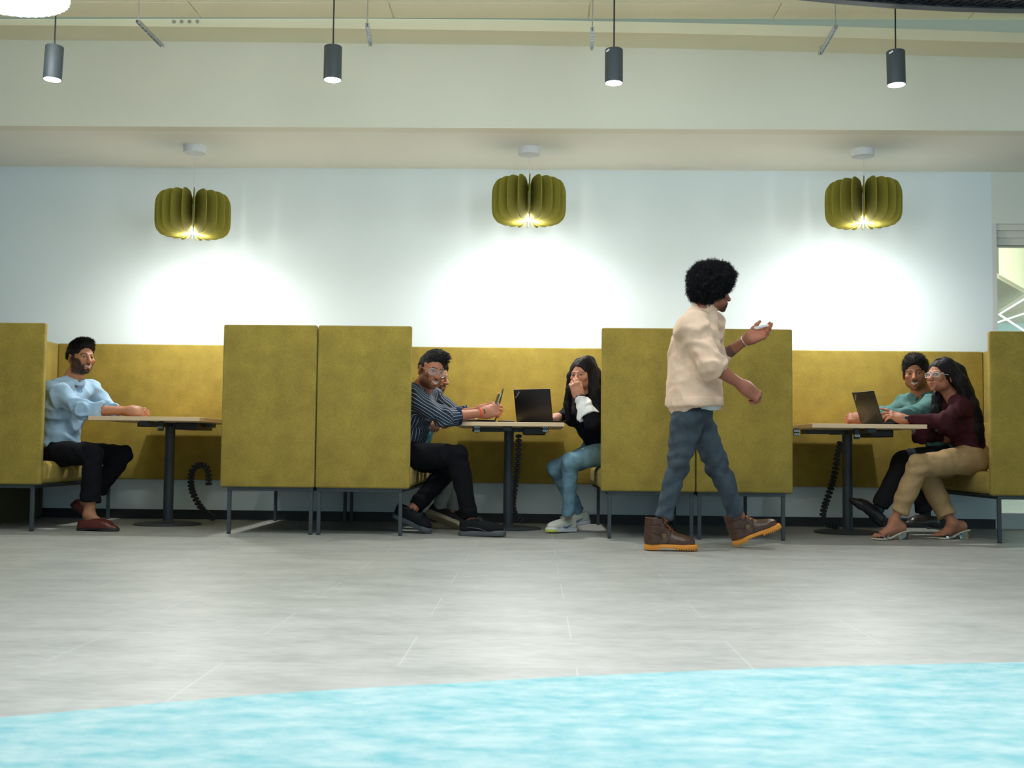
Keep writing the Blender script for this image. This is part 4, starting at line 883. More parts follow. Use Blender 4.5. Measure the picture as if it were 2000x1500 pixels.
# ---------------------------------------------------------------- man in the light blue shirt, left booth
def man_blue():
    ER = 0.041
    skin = (0.40, 0.175, 0.090)
    J = dict(P=at(113, 880, 7.86), C=at(126, 800, 7.82), N=at(142, 743, 7.84), sR=at(110, 765, 7.69), sL=at(178, 762, 8.02), hR=at(112, 886, 7.74), hL=at(122, 884, 7.97), F=nrm(V(0.85, -0.5, 0)))
    t, o = person('man in light blue shirt leaning on the left table, smiling to the right', J, J['P'])
    acc = Acc(); B = SDF(); torso(B, J, g=-0.036)
    eR, wR = at(162, 801, 7.60), at(255, 803, 7.68); eL, wL = at(216, 800, 8.02), at(262, 805, 7.86)
    B.cone(J['sR'], eR, 0.044, 0.036); B.cone(eR, wR, 0.036, 0.018, k=0.03); B.cone(J['sL'], eL, 0.044, 0.036); B.cone(eL, wL, 0.033, 0.018, k=0.03)
    kR, aR = at(181, 888, 7.60), at(174, 1006, 7.60); kL, aL = at(240, 888, 7.90), at(168, 978, 7.93)
    for h_, k_, a_ in ((J['hR'], kR, aR), (J['hL'], kL, aL)): B.cone(h_, k_, 0.035, 0.040); B.cone(k_, a_, 0.045, 0.036)
    B.cone(aR, at(176, 1018, 7.60), 0.038, 0.034, k=0.02); B.cone(aR, at(196, 1022, 7.58), 0.030, 0.026, k=0.02); B.cone(aL, at(160, 988, 7.94), 0.028)
    bodymesh(B, acc, skin)
    hp = at(159, 699, 7.84); f = nrm(V(0.80, -0.62, 0.02)); Rm = head(acc, hp, f, V(0.03, 0, 1), J['N'], skin, BLACKHAIR, smile=1, beard=('full', 0.93), gaze=(0.002, 0.0005), open_=0.2, neck_r=0.054)
    hand(acc, wR, V(1, -0.02, -0.10), V(-0.1, -0.75, 0.66), 'R', skin, curls=[(55, 55, 30), (58, 60, 30), (62, 62, 30), (66, 62, 30)], thumb=(40, 30, 30), thumb_out=0.35, s=1.03, elbow=eR, er=ER)
    hand(acc, wL, V(0.9, -0.45, -0.05), V(0, 0.3, 1), 'L', skin, curl=(45, 50, 30), thumb=(40, 30, 20), elbow=eL, er=ER)
    acc.build('body', SKIN, t, o)
    short_hair(t, o, hp, Rm, BLACKHAIR, dict(top=0.014, side=0.008, quiff=1, n=2600, len=0.026, flow=V(0.1, 0.9, 0.35), lift=0.12), seed=2)
    S = SDF(); torso(S, J, g=0.014, belly=1.1)
    cR = mix(eR, wR, 0.40); cL = mix(eL, wL, 0.30)
    S.cone(J['sR'], eR, 0.066, 0.056, k=0.05); S.cone(eR, cR, 0.056, 0.049, k=0.04, cap=(0, 1)); S.cone(mix(eR, wR, 0.24), mix(eR, wR, 0.42), 0.053, 0.054, k=0.006, cap=(1, 1))
    S.cone(J['sL'], eL, 0.062, 0.052, k=0.05); S.cone(eL, cL, 0.052, 0.048, k=0.04, cap=(0, 1))
    S.cone(J['P'] + V(0, 0, -0.01), J['P'] + V(0.0, 0, 0.08), 0.128, 0.125, k=0.03, u=nrm(J['hR'] - J['hL']), fu=1.25)
    S.cone(J['N'] + V(0.01, -0.01, 0.03), J['N'] + V(0.04, -0.02, 0.12), 0.058, 0.056, k=0.004, op=1)
    S.ell(J['N'] + V(0.075, -0.055, -0.03), (0.035, 0.03, 0.055), k=0.01, op=1)
    S.box(J['P'] - V(0, 0, 0.155), (0.5, 0.5, 0.14), rd=0.002, k=0.004, op=1)
    bones = torso_bones(J, 1.1) + [(J['sR'], eR, 0.06, V(0, 0, 1), 1.2), (eR, cR, 0.05, V(0, 0, 1), 1.2), (J['sL'], eL, 0.06, V(0, 0, 1), 1), (eL, cL, 0.05, V(0, 0, 1), 1)]
    sh = cloth(S, bones, 'shirt', CLOTH, t, o, (0.34, 0.50, 0.68), amp=0.012, seed=5, freq=8)
    c_ = SDF(); c0 = J['N'] + V(0.022, -0.014, -0.004); ax = nrm(V(0.35, -0.18, 1)); c_.cone(c0 - ax * 0.012, c0 + ax * 0.03, 0.070, 0.064, k=0.004, cap=(1, 1), u=V(0.7, -0.5, 0), fu=1.1); c_.cone(c0 - ax * 0.05, c0 + ax * 0.06, 0.060, 0.057, k=0.002, op=1, u=V(0.7, -0.5, 0), fu=1.1); c_.ell(c0 + V(0.08, -0.06, 0.0), (0.035, 0.03, 0.06), k=0.004, op=1)
    cloth(c_, torso_bones(J), 'collar', CLOTH, sh, o, (0.36, 0.52, 0.70), amp=0.002, h=0.004)
    bpy.data.objects[-1] if 0 else None
    bt = MB()
    for k in range(2): p = J['N'] + V(0.085, -0.075, -0.075 - 0.045 * k) - o; bt.lathe([(0, 0), (0.005, 0), (0.005, 0.004), (0, 0.004)], tuple(p), 10, close=False)
    bt.build('button', WHITE, sh)
    legs = [(J['hR'], kR, at(177, 981, 7.60)), (J['hL'], kL, at(190, 957, 7.91))]
    trousers('trousers', CLOTH, t, o, J, legs, (0.006, 0.0065, 0.010), ra=0.064, rk=0.068, rh=0.090)
    shoe('loafer', t, o, at(150, 1037, 7.55), at(239, 1037, 7.50), (0.085, 0.012, 0.010), (0.02, 0.02, 0.022), L=0.305)
    h_, z_ = at(138, 984, 7.95), at(172, 1017, 7.93); shoe('loafer', t, o, h_, z_, (0.075, 0.012, 0.010), (0.02, 0.02, 0.022), upv=V(0.9, -0.15, 0.6), L=0.27)
    return t
man_blue()

# ---------------------------------------------------------------- man in the striped shirt
def man_stripe():
    ER = 0.045
    skin = (0.42, 0.165, 0.095)
    J = dict(P=at(790, 882, 7.80), C=at(806, 812, 7.74), N=at(820, 766, 7.78), sR=at(806, 778, 7.60), sL=at(845, 776, 7.94), hR=at(795, 890, 7.68), hL=at(802, 888, 7.90), F=nrm(V(0.9, -0.35, 0)))
    t, o = person('man with glasses and navy striped shirt grinning at the camera, holding a phone', J, J['P'])
    acc = Acc(); B = SDF(); torso(B, J, g=-0.036)
    eR, wR = at(868, 816, 7.55), at(945, 806, 7.66); eL, wL = at(892, 812, 7.96), at(940, 800, 7.80)
    B.cone(J['sR'], eR, 0.044, 0.038); B.cone(eR, wR, 0.040, 0.019, k=0.03); B.cone(J['sL'], eL, 0.044, 0.036); B.cone(eL, wL, 0.035, 0.019, k=0.03)
    kR, aR = at(893, 890, 7.58), at(919, 1022, 7.56); kL, aL = at(880, 912, 7.86), at(806, 994, 7.72)
    for h_, k_, a_ in ((J['hR'], kR, aR), (J['hL'], kL, aL)): B.cone(h_, k_, 0.035, 0.040); B.cone(k_, a_, 0.045, 0.036)
    bodymesh(B, acc, skin)
    hp = at(843, 724, 7.70); f = nrm(V(0.50, -0.84, -0.16)); Rm = head(acc, hp, f, V(0.20, 0, 1), J['N'], skin, BLACKHAIR, smile=1, beard=('full', 0.62), gaze=(0.0, 0.0), open_=0.8, neck_r=0.058, s=1.04, brow=0.005)
    hand(acc, wR, V(0.95, 0.05, 0.18), V(-0.1, -0.85, 0.35), 'R', skin, curls=[(35, 35, 20), (45, 45, 25), (52, 50, 25), (58, 50, 25)], thumb=(10, 10, 10), thumb_out=0.5, s=1.05, elbow=eR, er=ER)
    hand(acc, wL, V(0.85, -0.1, 0.38), V(-0.35, 0.25, 0.9), 'L', skin, curl=(25, 30, 20), thumb=(20, 20, 10), elbow=eL, er=ER)
    acc.build('body', SKIN, t, o)
    short_hair(t, o, hp, Rm, BLACKHAIR, dict(top=0.022, side=0.004, quiff=1, part=-0.014, n=2600, len=0.020, flow=V(-0.9, 0.35, 0.1), lift=0.08), s=1.04, seed=4)
    glasses(t, o, hp, Rm, s=1.04, w=0.0265, h_=0.021)
    S = SDF(); torso(S, J, g=0.014)
    cR = mix(eR, wR, 0.38); cL = mix(eL, wL, 0.35)
    S.cone(J['sR'], eR, 0.068, 0.060, k=0.05); S.cone(eR, cR, 0.060, 0.054, k=0.04, cap=(0, 1)); S.cone(J['sL'], eL, 0.062, 0.054, k=0.05); S.cone(eL, cL, 0.054, 0.050, k=0.04, cap=(0, 1))
    S.cone(J['N'] + V(0.0, -0.01, 0.03), J['N'] + V(0.04, -0.05, 0.13), 0.060, 0.058, k=0.004, op=1)
    bones = torso_bones(J, 1.0) + [(J['sR'], eR, 0.064, V(0, 0, 1), 1.2), (eR, cR, 0.056, V(0, 0, 1), 1.0), (J['sL'], eL, 0.06, V(0, 0, 1), 1), (eL, cL, 0.05, V(0, 0, 1), 1)]
    def cf(Vt, col, Bn, T, A, d):
        m = (Bn == 3) & (T > 0.045); col[m] = np.array((0.012, 0.022, 0.050)); return col
    cloth(S, bones, 'shirt', STRIPE, t, o, (0.010, 0.018, 0.036), amp=0.010, seed=8, freq=8, stripes=0.021, colfn=cf)
    q = SDF(); c0 = mix(eR, wR, 0.30); c1 = mix(eR, wR, 0.40); q.cone(c0, c1, 0.0585, 0.0575, k=0.004, cap=(1, 1)); cloth(q, [(c0, c1, 0.055, V(0, 0, 1), 0.3)], 'cuff', CLOTH, t, o, (0.012, 0.024, 0.055), amp=0.004)
    legs = [(J['hR'], kR, at(918, 1012, 7.56)), (J['hL'], kL, at(812, 990, 7.73))]
    trousers('trousers', CLOTH, t, o, J, legs, (0.0045, 0.005, 0.0075), rh=0.100, rk=0.074, ra=0.056)
    s1, P1 = shoe('sneaker', t, o, at(896, 1046, 7.52), at(985, 1047, 7.44), (0.010, 0.011, 0.014), (0.075, 0.085, 0.095), L=0.315)
    laces(s1, P1, 6, 0.182, 0.112, 0.076, 0.097, (0.03, 0.03, 0.035))
    st = MB(); st.tube([P1(-0.0, 0, 0)] * 2, 0.0001, 3) if 0 else None
    for sx in (1, -1):
        st.tube([P1(sx * 0.040, 0.02, 0.045), P1(sx * 0.0425, 0.08, 0.050), P1(sx * 0.046, 0.14, 0.042), P1(sx * 0.047, 0.18, 0.030)], [0.001, 0.003, 0.004, 0.002], 6)
    st.build('side_stripe', mat('dark_grey_trim', (0.05, 0.055, 0.06), 0.5), s1)
    s2, P2 = shoe('sneaker', t, o, at(766, 1008, 7.74), at(835, 1040, 7.66), (0.010, 0.011, 0.014), (0.070, 0.082, 0.092), upv=V(0.35, -0.15, 1), L=0.30)
    laces(s2, P2, 6, 0.182, 0.112, 0.076, 0.097, (0.03, 0.03, 0.035))
    ax = nrm(wR - eR); b = band(t, 'bracelet', mix(eR, wR, 0.90), ax, 0.0335, 0.010, mat('orange_thread', (0.75, 0.10, 0.03), 0.8), 0.003, o); b['label'] = 'orange red thread bracelet'
    b = band(t, 'bracelet', mix(eR, wR, 0.975), ax, 0.0355, 0.007, BPLAS, 0.003, o); b['label'] = 'black bracelet'
    return t, (eR, wR)
_, arm_stripe = man_stripe()

# ---------------------------------------------------------------- man behind him
def man_behind():
    ER = 0.037
    skin = (0.40, 0.19, 0.115)
    J = dict(P=at(806, 880, 8.28), C=at(816, 822, 8.22), N=at(836, 772, 8.22), sR=at(822, 790, 8.08), sL=at(852, 786, 8.38), hR=at(806, 888, 8.18), hL=at(812, 886, 8.38), F=nrm(V(0.95, -0.2, 0)))
    t, o = person('man with moustache looking down, mostly hidden behind the man in stripes', J, J['P'])
    acc = Acc(); B = SDF(); torso(B, J, g=-0.036)
    eR, wR = at(812, 836, 8.05), at(848, 832, 8.06); eL, wL = at(868, 826, 8.42), at(905, 820, 8.30)
    B.cone(J['sR'], eR, 0.042, 0.036); B.cone(eR, wR, 0.036, 0.026, k=0.03); B.cone(J['sL'], eL, 0.042, 0.036); B.cone(eL, wL, 0.036, 0.026, k=0.03)
    kR, aR = at(884, 904, 8.10), at(855, 1000, 8.12); kL, aL = at(890, 905, 8.36), at(884, 1004, 8.36)
    for h_, k_, a_ in ((J['hR'], kR, aR), (J['hL'], kL, aL)): B.cone(h_, k_, 0.035, 0.040); B.cone(k_, a_, 0.045, 0.034)
    bodymesh(B, acc, skin)
    hp = at(850, 735, 8.18); f = nrm(V(0.88, -0.42, -0.18)); Rm = head(acc, hp, f, V(0.12, 0, 1), J['N'], skin, BLACKHAIR, beard=('goatee', 0.85), gaze=(0, -0.002))
    hand(acc, wR, V(0.05, 1.0, 0.25), V(0, -0.4, 0.9), 'R', skin, curl=(60, 65, 30), elbow=eR, er=ER); hand(acc, wL, V(0.9, -0.1, 0.0), V(0, 0.2, 0.9), 'L', skin, curl=(40, 45, 30), elbow=eL, er=ER)
    acc.build('body', SKIN, t, o)
    short_hair(t, o, hp, Rm, BLACKHAIR, dict(top=0.008, side=0.003, n=900, len=0.010, front=0.082), seed=6)
    S = SDF(); torso(S, J, g=0.012); cR = mix(J['sR'], eR, 0.85); cL = mix(J['sL'], eL, 0.85)
    S.cone(J['sR'], cR, 0.066, 0.060, k=0.05, cap=(0, 1)); S.cone(J['sL'], cL, 0.062, 0.058, k=0.05, cap=(0, 1))
    cloth(S, torso_bones(J) + [(J['sR'], cR, 0.06, V(0, 0, 1), 1), (J['sL'], cL, 0.06, V(0, 0, 1), 1)], 'shirt', DENIM, t, o, (0.05, 0.17, 0.25), amp=0.008, h=0.007)
    legs = [(J['hR'], kR, at(857, 994, 8.12)), (J['hL'], kL, at(885, 998, 8.36))]
    trousers('trousers', CLOTH, t, o, J, legs, (0.20, 0.22, 0.21), rh=0.085, rk=0.060, ra=0.048, h=0.007)
    s, P = shoe('sneaker', t, o, at(830, 1003, 8.10), at(873, 1022, 8.06), (0.016, 0.016, 0.018), (0.30, 0.26, 0.16), upv=V(0.62, 0.55, 0.75), L=0.29)
    shoe('sneaker', t, o, at(868, 1018, 8.38), at(925, 1019, 8.34), (0.014, 0.014, 0.016), (0.05, 0.05, 0.05), L=0.28)
man_behind()

# ---------------------------------------------------------------- long hair helper
def long_hair(parent, origin, pos, Rm, guides, hairc, s=1.0, seed=3, face_w=0.066, radii=None, n=900, part=0.0, wave=0.006, frontcut=(0, 0.118, -0.025), rim=(0.078, 0.095)):
    rng = np.random.default_rng(seed); S = SDF(); W = lambda p: xform(np.array([p]) * s, (Rm, pos))[0]
    L2 = lambda p: (Rm.T @ (np.asarray(p) - pos)) / s
    S.ell((0, -0.022, 0.034), (0.0860, 0.106, 0.095), k=0.02)
    g2 = [[L2(p) for p in g] for g in guides]
    for g, rr in zip(g2, radii): S.chain(g, rr, k=0.03)
    S.ell(frontcut, (face_w, 0.085, rim[1]), k=0.012, op=1)
    S.ell((0, 0.035, -0.080), (0.062, 0.085, 0.070), k=0.012, op=1)
    Vt, Q = S.mesh(0.004, 0.01); N = vnormals(Vt, Q); Vt = Vt + N * (0.0025 * vnoise(Vt * V(80, 80, 7), seed) + 0.0012 * vnoise(Vt * V(200, 200, 20), 2))[:, None]
    acc = Acc(); acc.add(xform(Vt * s, (Rm, pos)), Q, np.array(hairc)[None, :] * (1 + 0.3 * vnoise(Vt * V(120, 120, 14), 4))[:, None])
    P = []
    for g, rr in zip(guides, radii):
        g = np.array(g); m = 18; tt = np.linspace(0, len(g) - 1, m); base = np.stack([np.interp(tt, range(len(g)), g[:, k]) for k in range(3)], 1); r_ = np.interp(tt, range(len(g)), rr)
        for _ in range(n // 3):
            a = rng.random() * 6.283; d = V(math.cos(a), math.sin(a) * 0.95, 0.1 * math.sin(a * 2)); ph = rng.random() * 6.28
            k0 = int(rng.random() * 6); q = base + d * (r_ * (0.98 + 0.12 * rng.random()))[:, None] * s + wave * (np.sin(np.linspace(0, 6, m) + ph) * np.linspace(0.2, 1, m))[:, None] * V(math.cos(a), math.sin(a), 0)
            q[-3:] += V(0, 0, -0.03 * rng.random()) * np.array([0.3, 0.6, 1])[:, None]; P.append(q[k0:])
    for _ in range(int(n * 1.6)):      # strands that fall from the parting over the skull
        y0 = rng.uniform(-0.125, 0.030); sd = 1 if rng.random() < 0.5 else -1; m = 14; th = np.linspace(0.02, rng.uniform(1.5, 1.95), m); k_ = np.sqrt(max(1 - ((y0 + 0.022) / 0.112) ** 2, 0.02))
        f_ = 1.02 + 0.03 * rng.random(); q = np.stack([sd * 0.0875 * k_ * np.sin(th) * f_ + part * np.cos(th), y0 - 0.030 * (th / 1.8) ** 2 * (1 + (y0 > 0)) + 0.003 * np.sin(th * 4 + y0 * 60), 0.034 + 0.0965 * k_ * np.cos(th) * f_], 1)
        inside = (((q[:, 0] - frontcut[0]) / face_w) ** 2 + ((q[:, 1] - frontcut[1]) / 0.085) ** 2 + ((q[:, 2] - frontcut[2]) / rim[1]) ** 2) < 0.95
        if inside.any(): q = q[:max(np.argmax(inside), 0)]
        if len(q) > 3: P.append(xform(q * s, (Rm, pos)))
    sv, sq, scl = strands(P, 0.00125, np.array(hairc) * 1.5, 0.5, rng); acc.add(sv, sq, scl)
    return acc.build('hair', HAIR, parent, origin)

# ---------------------------------------------------------------- woman in black top and jeans
def woman_jeans():
    ER = 0.034
    skin = (0.52, 0.24, 0.15)
    J = dict(P=at(1176, 876, 8.00), C=at(1152, 818, 7.90), N=at(1148, 772, 7.90), sL=at(1172, 786, 7.78), sR=at(1128, 788, 8.02), hL=at(1180, 886, 7.90), hR=at(1166, 884, 8.12), F=nrm(V(-0.7, -0.7, 0)))
    t, o = person('laughing woman in black top and jeans covering her mouth with her hand', J, J['P'])
    acc = Acc(); B = SDF(); torso(B, J, g=-0.038, w=0.86, d=0.85)
    eL, wL = at(1157, 826, 7.62), at(1131, 772, 7.70); eR, wR = at(1113, 806, 8.12), at(1089, 815, 7.98)
    B.cone(J['sL'], eL, 0.036, 0.030); B.cone(eL, wL, 0.029, 0.017, k=0.03); B.cone(J['sR'], eR, 0.036, 0.030); B.cone(eR, wR, 0.027, 0.017, k=0.03)
    kL, aL = at(1114, 902, 7.72), at(1110, 1006, 7.86); kR, aR = at(1085, 916, 7.93), at(1130, 1000, 8.10)
    for h_, k_, a_ in ((J['hL'], kL, aL), (J['hR'], kR, aR)): B.cone(h_, k_, 0.030, 0.036); B.cone(k_, a_, 0.04, 0.030)
    bodymesh(B, acc, skin)
    hp = at(1136, 734, 7.86); f = nrm(V(-0.42, -0.90, 0.0)); Rm = head(acc, hp, f, V(-0.05, 0, 1), J['N'], skin, BLACKHAIR, smile=1, female=True, gaze=(-0.002, 0), s=0.95, neck_r=0.045, brow=0.003)
    hand(acc, wL, V(-0.42, -0.22, 0.95), V(0.05, -1, -0.1), 'L', skin, curls=[(40, 50, 30), (45, 55, 30), (50, 55, 30), (55, 55, 30)], thumb=(30, 30, 20), thumb_out=0.3, s=0.93, elbow=eL, er=ER)
    hand(acc, wR, V(-0.8, -0.3, -0.1), V(0, -0.35, 0.9), 'R', skin, curl=(20, 25, 15), s=0.9, elbow=eR, er=ER)
    acc.build('body', SKIN, t, o)
    gd = [[at(1130, 712, 7.86), at(1114, 735, 7.86), at(1112, 760, 7.84), at(1108, 790, 7.84), at(1112, 815, 7.84)],
          [at(1146, 708, 7.84), at(1160, 730, 7.86), at(1162, 765, 7.80), at(1162, 795, 7.76), at(1160, 812, 7.72)],
          [at(1148, 710, 7.92), at(1160, 745, 7.97), at(1162, 800, 8.00), at(1162, 830, 8.02)]]
    long_hair(t, o, hp, Rm, gd, (0.014, 0.011, 0.012), s=0.95, radii=[[0.03, 0.020, 0.020, 0.022, 0.012], [0.05, 0.045, 0.042, 0.036, 0.02], [0.06, 0.055, 0.06, 0.04]], face_w=0.058)
    S = SDF(); torso(S, J, g=0.004, w=0.86, d=0.85, bust=1); wr = mix(eL, wL, 0.55)
    S.cone(J['sL'], eL, 0.052, 0.046, k=0.05); S.cone(eL, wr, 0.046, 0.040, k=0.04, cap=(0, 1)); S.cone(J['sR'], eR, 0.050, 0.044, k=0.05); S.cone(eR, mix(eR, wR, 0.9), 0.044, 0.034, k=0.04, cap=(0, 1))
    S.cone(J['N'] + V(-0.01, -0.01, 0.0), J['N'] + V(-0.02, -0.02, 0.12), 0.056, 0.06, k=0.006, op=1)
    cloth(S, torso_bones(J, 0.8) + [(J['sL'], eL, 0.05, V(0, 0, 1), 1), (eL, wr, 0.045, V(0, 0, 1), 0.8), (J['sR'], eR, 0.05, V(0, 0, 1), 1), (eR, wR, 0.04, V(0, 0, 1), 0.8)], 'sweater', KNIT, t, o, (0.0045, 0.005, 0.009), amp=0.007)
    c_ = SDF(); a0, a1 = mix(eL, wL, 0.22), mix(eL, wL, 0.86); c_.cone(a0, a1, 0.060, 0.043, k=0.004, cap=(1, 1), u=(1, 0, 0), fu=1.15); c_.cone(a0 - (a1 - a0) * 0.2, a0 + (a1 - a0) * 0.4, 0.052, 0.045, k=0.003, op=1)
    c_.ell(mix(eL, wL, 0.35) + V(-0.062, -0.01, -0.012), (0.016, 0.02, 0.035), k=0.012)
    cf_ = cloth(c_, [(a0, a1, 0.05, V(0, 0, 1), 1)], 'cuff', CLOTH, t, o, (0.82, 0.82, 0.82), amp=0.008, h=0.004); cf_['label'] = 'wide white shirt cuff'
    ax = nrm(wL - eL); b = band(t, 'watch', mix(eL, wL, 0.93), ax, 0.0285, 0.020, BPLAS, 0.003, o, u=(1, 0, 0), fu=1.12); p = mix(eL, wL, 0.93) + V(0.004, -0.034, 0.0) - o
    zz = nrm(V(0.1, -1, 0)); rot = Matrix.Rotation(R_(24), 3, 'Y'); MB().box(tuple(p - V(0.015, 0.004, 0.013)), tuple(p + V(0.015, 0.004, 0.013)), 0.004, 2, rot=rot).build('watch_face', LEATH if 0 else BLK, b)
    for dx in (-0.0165, 0.0165): q_ = p + V(dx * math.cos(0.42), -0.001, -dx * math.sin(0.42) * 1.0); MB().box(tuple(q_ - V(0.0015, 0.003, 0.011)), tuple(q_ + V(0.0015, 0.003, 0.011)), 0.001, 1, rot=rot).build('strap_lug', STEEL, b)
    legs = [(J['hL'], kL, at(1110, 1005, 7.86)), (J['hR'], kR, at(1129, 999, 8.09))]
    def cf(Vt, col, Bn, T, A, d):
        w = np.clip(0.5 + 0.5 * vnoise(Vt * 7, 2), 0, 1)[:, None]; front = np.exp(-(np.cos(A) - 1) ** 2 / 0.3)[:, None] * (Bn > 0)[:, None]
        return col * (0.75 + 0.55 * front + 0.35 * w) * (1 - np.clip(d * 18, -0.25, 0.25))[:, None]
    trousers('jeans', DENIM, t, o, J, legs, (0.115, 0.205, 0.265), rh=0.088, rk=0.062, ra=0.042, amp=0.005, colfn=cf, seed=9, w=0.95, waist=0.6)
    wc, sc_ = (0.62, 0.62, 0.55), (0.66, 0.68, 0.74)
    s1, P1 = shoe('sneaker', t, o, at(1124, 1038, 7.98), at(1066, 1039, 7.80), wc, sc_, L=0.265, accent=(0.62, 0.68, 0.10))
    s2, P2 = shoe('sneaker', t, o, at(1153, 1022, 8.12), at(1100, 1031, 8.03), wc, sc_, upv=V(-0.10, 0, 1), L=0.262, accent=(0.62, 0.68, 0.10))
    for s_, P_ in ((s1, P1), (s2, P2)):
        laces(s_, P_, 6, 0.182, 0.112, 0.076, 0.097, (0.70, 0.70, 0.66))
        sw = MB()
        for sx in (-1, 1): sw.tube([P_(sx * 0.0445, 0.150, 0.048), P_(sx * 0.0465, 0.160, 0.034), P_(sx * 0.0445, 0.135, 0.031), P_(sx * 0.0415, 0.095, 0.044), P_(sx * 0.0385, 0.055, 0.060)], [0.0015, 0.004, 0.005, 0.003, 0.0008], 6)
        sw.build('swoosh', mat('teal_mark', (0.03, 0.12, 0.20), 0.5), s_)
        MB().tube([P_(0, 0.085, 0.094), P_(0, 0.082, 0.104), P_(0.0, 0.07, 0.100)], 0.006, 6).build('tongue_tab', mat('blue_tab', (0.03, 0.10, 0.45), 0.6), s_)
    return t
woman_jeans()

# ---------------------------------------------------------------- man in the teal shirt
def man_teal():
    ER = 0.041
    skin = (0.36, 0.15, 0.080)
    J = dict(P=at(1852, 880, 8.22), C=at(1820, 820, 8.20), N=at(1803, 774, 8.20), sL=at(1828, 792, 8.02), sR=at(1768, 792, 8.30), hL=at(1850, 892, 8.12), hR=at(1846, 890, 8.32), F=nrm(V(-0.75, -0.6, 0)))
    t, o = person('smiling man with moustache and teal shirt, hands clasped behind the open laptop', J, J['P'])
    acc = Acc(); B = SDF(); torso(B, J, g=-0.036)
    eL, wL = at(1768, 814, 7.90), at(1683, 817, 7.98); eR, wR = at(1728, 812, 8.34), at(1682, 817, 8.16)
    for a, b, c in ((J['sL'], eL, wL), (J['sR'], eR, wR)): B.cone(a, b, 0.044, 0.038); B.cone(b, c, 0.036, 0.019, k=0.03)
    kL, aL = at(1765, 896, 8.02), at(1712, 1002, 8.00); kR, aR = at(1790, 900, 8.30), at(1806, 1010, 8.28)
    for h_, k_, a_ in ((J['hL'], kL, aL), (J['hR'], kR, aR)): B.cone(h_, k_, 0.035, 0.040); B.cone(k_, a_, 0.045, 0.034)
    bodymesh(B, acc, skin)
    hp = at(1788, 730, 8.16); f = nrm(V(-0.40, -0.91, -0.05)); Rm = head(acc, hp, f, V(-0.03, 0, 1), J['N'], skin, BLACKHAIR, smile=1, beard=('mustache', 0.9), gaze=(-0.003, 0.001), open_=0.6, neck_r=0.056, s=1.03, brow=0.005)
    hand(acc, wL, V(-0.85, 0.30, 0.05), V(0.1, -0.75, 0.6), 'L', skin, curls=[(50, 50, 30), (50, 55, 30), (52, 55, 30), (55, 55, 30)], thumb=(30, 20, 20), thumb_out=0.5, elbow=eL, er=ER)
    hand(acc, wR, V(-0.85, -0.45, 0.15), V(-0.2, 0.5, 0.8), 'R', skin, curls=[(45, 50, 30), (45, 50, 30), (48, 50, 30), (50, 50, 30)], thumb=(20, 20, 10), elbow=eR, er=ER)
    acc.build('body', SKIN, t, o)
    short_hair(t, o, hp, Rm, BLACKHAIR, dict(top=0.018, side=0.010, n=1800, len=0.020, flow=V(0, -0.1, 0.1), lift=0.5, curl=0.5, front=0.080), s=1.03, seed=12)
    S = SDF(); torso(S, J, g=0.014); cL = mix(eL, wL, 0.40); cR = mix(eR, wR, 0.45)
    for a, b, c in ((J['sL'], eL, cL), (J['sR'], eR, cR)): S.cone(a, b, 0.066, 0.056, k=0.05); S.cone(b, c, 0.056, 0.050, k=0.04, cap=(0, 1)); S.cone(mix(b, c, 0.6), c, 0.054, 0.055, k=0.005, cap=(1, 1))
    S.cone(J['N'] + V(-0.01, -0.01, 0.03), J['N'] + V(-0.03, -0.06, 0.13), 0.060, 0.056, k=0.004, op=1); S.ell(J['N'] + V(-0.045, -0.085, -0.03), (0.03, 0.03, 0.05), k=0.01, op=1)
    bones = torso_bones(J, 1.1) + [(J['sL'], eL, 0.06, V(0, 0, 1), 1.2), (eL, cL, 0.05, V(0, 0, 1), 1.2), (J['sR'], eR, 0.06, V(0, 0, 1), 1.2), (eR, cR, 0.05, V(0, 0, 1), 1.2)]
    cloth(S, bones, 'shirt', CLOTH, t, o, (0.085, 0.185, 0.180), amp=0.011, seed=14, freq=8)
    legs = [(J['hL'], kL, at(1719, 990, 8.00)), (J['hR'], kR, at(1806, 1000, 8.28))]
    trousers('trousers', CLOTH, t, o, J, legs, (0.020, 0.020, 0.023), rh=0.090, rk=0.066, ra=0.060)
    for p_, q_ in ((at(1719, 986, 8.0), at(1708, 1010, 8.0)), (at(1806, 995, 8.28), at(1808, 1016, 8.28))):
        a = SDF(); a.cone(p_, q_, 0.042, 0.038); cloth(a, [(aL, aL + V(0, 0, .1), 0.04, V(0, -1, 0), 1)], 'sock', KNIT, t, o, (0.03, 0.06, 0.07), amp=0.002)
    s, P = shoe('oxford', t, o, at(1722, 1030, 7.98), at(1668, 984, 7.96), (0.020, 0.018, 0.020), (0.010, 0.011, 0.013), upv=V(0.55, 0, 0.8), L=0.30); laces(s, P, 4, 0.14, 0.10, 0.062, 0.078, (0.012, 0.012, 0.013), w=0.012)
    shoe('oxford', t, o, at(1835, 1028, 8.28), at(1762, 1028, 8.20), (0.035, 0.028, 0.022), (0.02, 0.02, 0.02), L=0.30)
man_teal()

